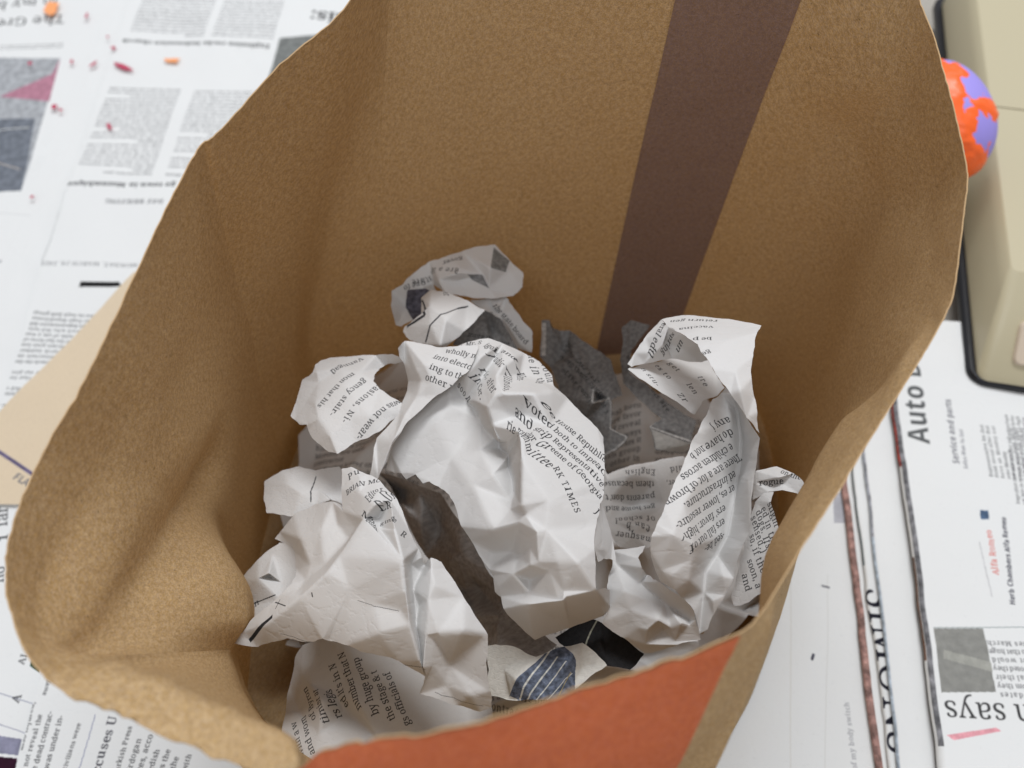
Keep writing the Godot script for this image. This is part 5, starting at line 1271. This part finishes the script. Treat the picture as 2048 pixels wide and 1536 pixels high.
func loft(rings: Array, cap_top := true, cap_low := true) -> ArrayMesh:
	var st := SurfaceTool.new()
	st.begin(Mesh.PRIMITIVE_TRIANGLES)
	st.set_smooth_group(1)
	var n: int = rings[0].size()
	for k in rings.size() - 1:
		for i in n:
			var j := (i + 1) % n
			for p in [rings[k][i], rings[k + 1][i], rings[k][j], rings[k][j], rings[k + 1][i], rings[k + 1][j]]:
				st.add_vertex(p)
	st.set_smooth_group(-1)
	for cap in [[rings[-1], cap_top], [rings[0], cap_low]]:
		if cap[1]:
			for i in range(1, n - 1):
				st.add_vertex(cap[0][0])
				st.add_vertex(cap[0][i])
				st.add_vertex(cap[0][i + 1])
	st.generate_normals()
	return st.commit()


func beige() -> StandardMaterial3D:
	var m := plain(Color(0.71, 0.675, 0.56), 0.42)
	return m


# A body whose rings shrink towards the top; e1 runs right along its front, e2 back along its side.
func housing(e1: Vector3, e2: Vector3, low: Vector3, front: float, back: float, wide: float, slope: Array) -> ArrayMesh:
	var rings := []
	for s in slope:   # [height, inset left/right, inset front, inset back, corner radius]
		var a: float = (wide - 2.0 * s[1]) / 2.0
		var b: float = (back - front - s[2] - s[3]) / 2.0
		rings.append(ring(low + Vector3.UP * s[0] + e1 * (wide / 2.0) + e2 * (front + s[2] + b), e1, e2, a, b, s[4]))
	return loft(rings)


func machine() -> void:
	var e1 := Vector3(0.983, 0, 0.184)
	var e2 := Vector3(0.184, 0, -0.983)
	var corner := Vector3(0.2005, 0.0150, -0.2130)
	var o := thing("desk_machine", "beige plastic desk machine on a thin dark base, right of the bag", "machine", corner + e1 * 0.075 + e2 * 0.13)
	var c := corner - o.position
	var m := beige()
	obj("base_plate", housing(e1, e2, c - Vector3(0, 0.0035, 0) - e1 * 0.0035, -0.001, 0.27, 0.161, [[0.0, 0.001, 0.001, 0.001, 0.008], [0.0015, 0.0, 0.0, 0.0, 0.008], [0.0055, 0.0, 0.0, 0.0, 0.008], [0.0063, 0.001, 0.001, 0.001, 0.007]]), plain(Color(0.035, 0.04, 0.07), 0.35), o)
	var s := [[0.0028, 0.0, 0.0, 0.0, 0.005], [0.006, -0.0004, 0.002, 0.0, 0.005], [0.024, 0.003, 0.026, 0.0, 0.005], [0.0302, 0.0048, 0.0375, 0.0, 0.004], [0.031, 0.0058, 0.0390, 0.0, 0.003]]
	obj("front_housing", housing(e1, e2, c, 0.0, 0.142, 0.155, s), m, o)
	var s2 := [[0.0028, 0.0, 0.0, 0.0, 0.002], [0.006, -0.0006, 0.0, 0.002, 0.002], [0.024, 0.003, 0.0, 0.004, 0.002], [0.0302, 0.0048, 0.0, 0.006, 0.002], [0.031, 0.0058, 0.0003, 0.008, 0.002]]
	obj("rear_housing", housing(e1, e2, c, 0.1427, 0.262, 0.155, s2), m, o)
	# the dark window in the sloping front, in a pale bezel
	var up := (e2 * 0.9 + Vector3.UP * 0.72).normalized()
	var out := up.cross(e1).normalized()
	if out.y < 0.0:
		out = -out
	var at := c + e1 * 0.064 + e2 * 0.0135 + Vector3.UP * 0.0150
	obj("window_bezel", loft([ring(at - out * 0.003, e1, up, 0.052, 0.0095, 0.003), ring(at + out * 0.0010, e1, up, 0.052, 0.0095, 0.003), ring(at + out * 0.0016, e1, up, 0.0512, 0.0087, 0.003)]), plain(Color(0.78, 0.72, 0.64), 0.4), o)
	obj("display_window", loft([ring(at, e1, up, 0.046, 0.006, 0.002), ring(at + out * 0.0021, e1, up, 0.046, 0.006, 0.002)]), plain(Color(0.12, 0.11, 0.11), 0.15), o)


func egg() -> void:
	var at := Vector3(0.1960, 0.064, -0.3225)
	var o := thing("painted_egg", "lavender painted egg with thick glossy orange paint, beside the beige machine", "egg", at)
	var axis := Basis.from_euler(Vector3(deg_to_rad(-62), deg_to_rad(4), deg_to_rad(8)))
	var blot := FastNoiseLite.new()
	blot.seed = 23
	blot.frequency = 1.25
	blot.fractal_octaves = 3
	var ripple := FastNoiseLite.new()
	ripple.seed = 4
	ripple.frequency = 5.0
	for layer in 2:
		var v := PackedVector3Array()
		var uv := PackedVector2Array()
		var t := PackedInt32Array()
		var rows := 72
		var ns := 96
		for j in rows + 1:
			for i in ns + 1:
				var a := PI * j / rows
				var b := TAU * (i % ns) / ns
				var n := Vector3(sin(a) * cos(b), cos(a), sin(a) * sin(b))
				var p := Vector3(n.x * 0.0198, n.y * 0.0272, n.z * 0.0198) * Vector3(1.0 - 0.10 * n.y, 1, 1.0 - 0.10 * n.y)
				if layer == 1:
					var w := axis * n
					var s := -0.53 * w.y + 0.848 * w.z
					var k := maxf(0.10 - w.x * 0.75, maxf(0.11 - absf(s + 0.12 - w.x * 0.1) * 1.1, s * 1.1 - 0.62)) + blot.get_noise_3dv(n * 1.2) * 0.42 - 0.03 + ripple.get_noise_3dv(n * Vector3(1, 2.2, 1)) * 0.18
					p += n * (clampf(k * 0.0032, -0.0006, 0.0009) + (ripple.get_noise_3dv(n * 2.0) * 0.0004 if k > 0.12 else 0.0))
				v.append(axis * p)
				uv.append(Vector2(i / float(ns), j / float(rows)))
		for j in rows:
			for i in ns:
				var a := j * (ns + 1) + i
				t.append_array(PackedInt32Array([a, a + 1, a + ns + 1, a + 1, a + ns + 2, a + ns + 1]))
		var m := plain(Color(0.60, 0.55, 0.86), 0.6) if layer == 0 else plain(Color(0.98, 0.40, 0.12), 0.38)
		obj("shell" if layer == 0 else "orange_paint", mesh_of(v, uv, t), m, o)
	# the card ring it stands in, hidden behind the rim of the bag
	var h := thing("card_ring", "plain card ring holding up the painted egg behind the bag rim", "egg holder", Vector3(at.x, 0.0135, at.z))
	var rings := []
	for q in [[0.0, 0.0165], [0.036, 0.0165], [0.036, 0.0155], [0.0, 0.0155]]:
		rings.append(ring(Vector3.UP * q[0], Vector3.RIGHT, Vector3.BACK, q[1], q[1], q[1], 10))
	obj("card_wall", loft(rings, false, false), plain(Color(0.78, 0.75, 0.70), 0.9), h)


# Dried paint and paper scraps lying on the pages at the upper left.
func scraps() -> void:
	var red := plain(Color(0.70, 0.19, 0.32), 0.55)
	var orange := plain(Color(0.93, 0.62, 0.40), 0.8)
	var where := ["largest crimson paint flake by the column rule, with a pointed tail", "crimson paint flake just left of the largest one", "small crimson paint fleck in the white margin left of the column rule", "crimson paint fleck highest in the margin, near the top of the frame", "small crimson fleck below the highest one in the margin", "crimson fleck touching the upper end of the largest flake", "pale crimson fleck in the margin beside the grey photograph", "tiny crimson fleck touching the pale one beside the grey photograph", "crimson fleck on the left text column above the town headline", "faint crimson fleck on the grey photograph", "crimson fleck low in the margin under the grey photograph"]
	var k := 0
	for f in [[Vector3(-0.2223, 0.0032, -0.4330), 4.4, 19.2, 60], [Vector3(-0.2391, 0.0032, -0.4351), 2.5, 5.8, -40], [Vector3(-0.2519, 0.0032, -0.4373), 1.9, 5.0, 20], [Vector3(-0.2530, 0.0032, -0.4772), 2.2, 5.8, 10], [Vector3(-0.2363, 0.0032, -0.4589), 2.5, 3.3, 0], [Vector3(-0.2308, 0.0032, -0.4491), 2.2, 5.0, 50], [Vector3(-0.2522, 0.0032, -0.3999), 3.8, 4.2, 30], [Vector3(-0.2481, 0.0032, -0.3971), 1.9, 3.3, 80], [Vector3(-0.2185, 0.0032, -0.3841), 2.8, 7.5, 30], [Vector3(-0.2754, 0.0032, -0.4360), 3.1, 3.3, 15], [Vector3(-0.2458, 0.0032, -0.3325), 2.2, 2.5, 0]]:
		flake("paint_flake", f[0], f[1] * 0.0005, f[2] * 0.0005, f[3], red, k, where[k], "paint flake", "crimson paint flakes on the newspaper")
		k += 1
	flake("orange_scrap", Vector3(-0.2764, 0.0032, -0.4857), 0.0055, 0.0075, 5, orange, 40, "larger orange paper scrap lying across the italic heading", "paper scrap", "orange paper scraps")
	flake("orange_scrap", Vector3(-0.1949, 0.0032, -0.4386), 0.0055, 0.0024, -6, orange, 41, "small orange paper scrap on the left text column", "paper scrap", "orange paper scraps")


func flake(called: String, at: Vector3, a: float, b: float, turn: float, m: Material, seed_: int, label: String, category: String, group: String) -> void:
	var r := RandomNumberGenerator.new()
	r.seed = 500 + seed_
	var low := PackedVector3Array()
	var high := PackedVector3Array()
	var n := 9
	for k in n:
		var t := TAU * k / n
		var s := r.randf_range(0.5, 1.15)
		var p := Vector3(cos(t) * a * s, 0, sin(t) * b * s).rotated(Vector3.UP, deg_to_rad(turn))
		low.append(p)
		high.append(p * 0.94 + Vector3.UP * r.randf_range(0.0001, 0.0004))
	var o := obj(called, loft([low, high]), m)
	o.position = at + Vector3.UP * wave(at.x * 1000, at.z * 1000) * 0.001
	tag(o, label, category, group)
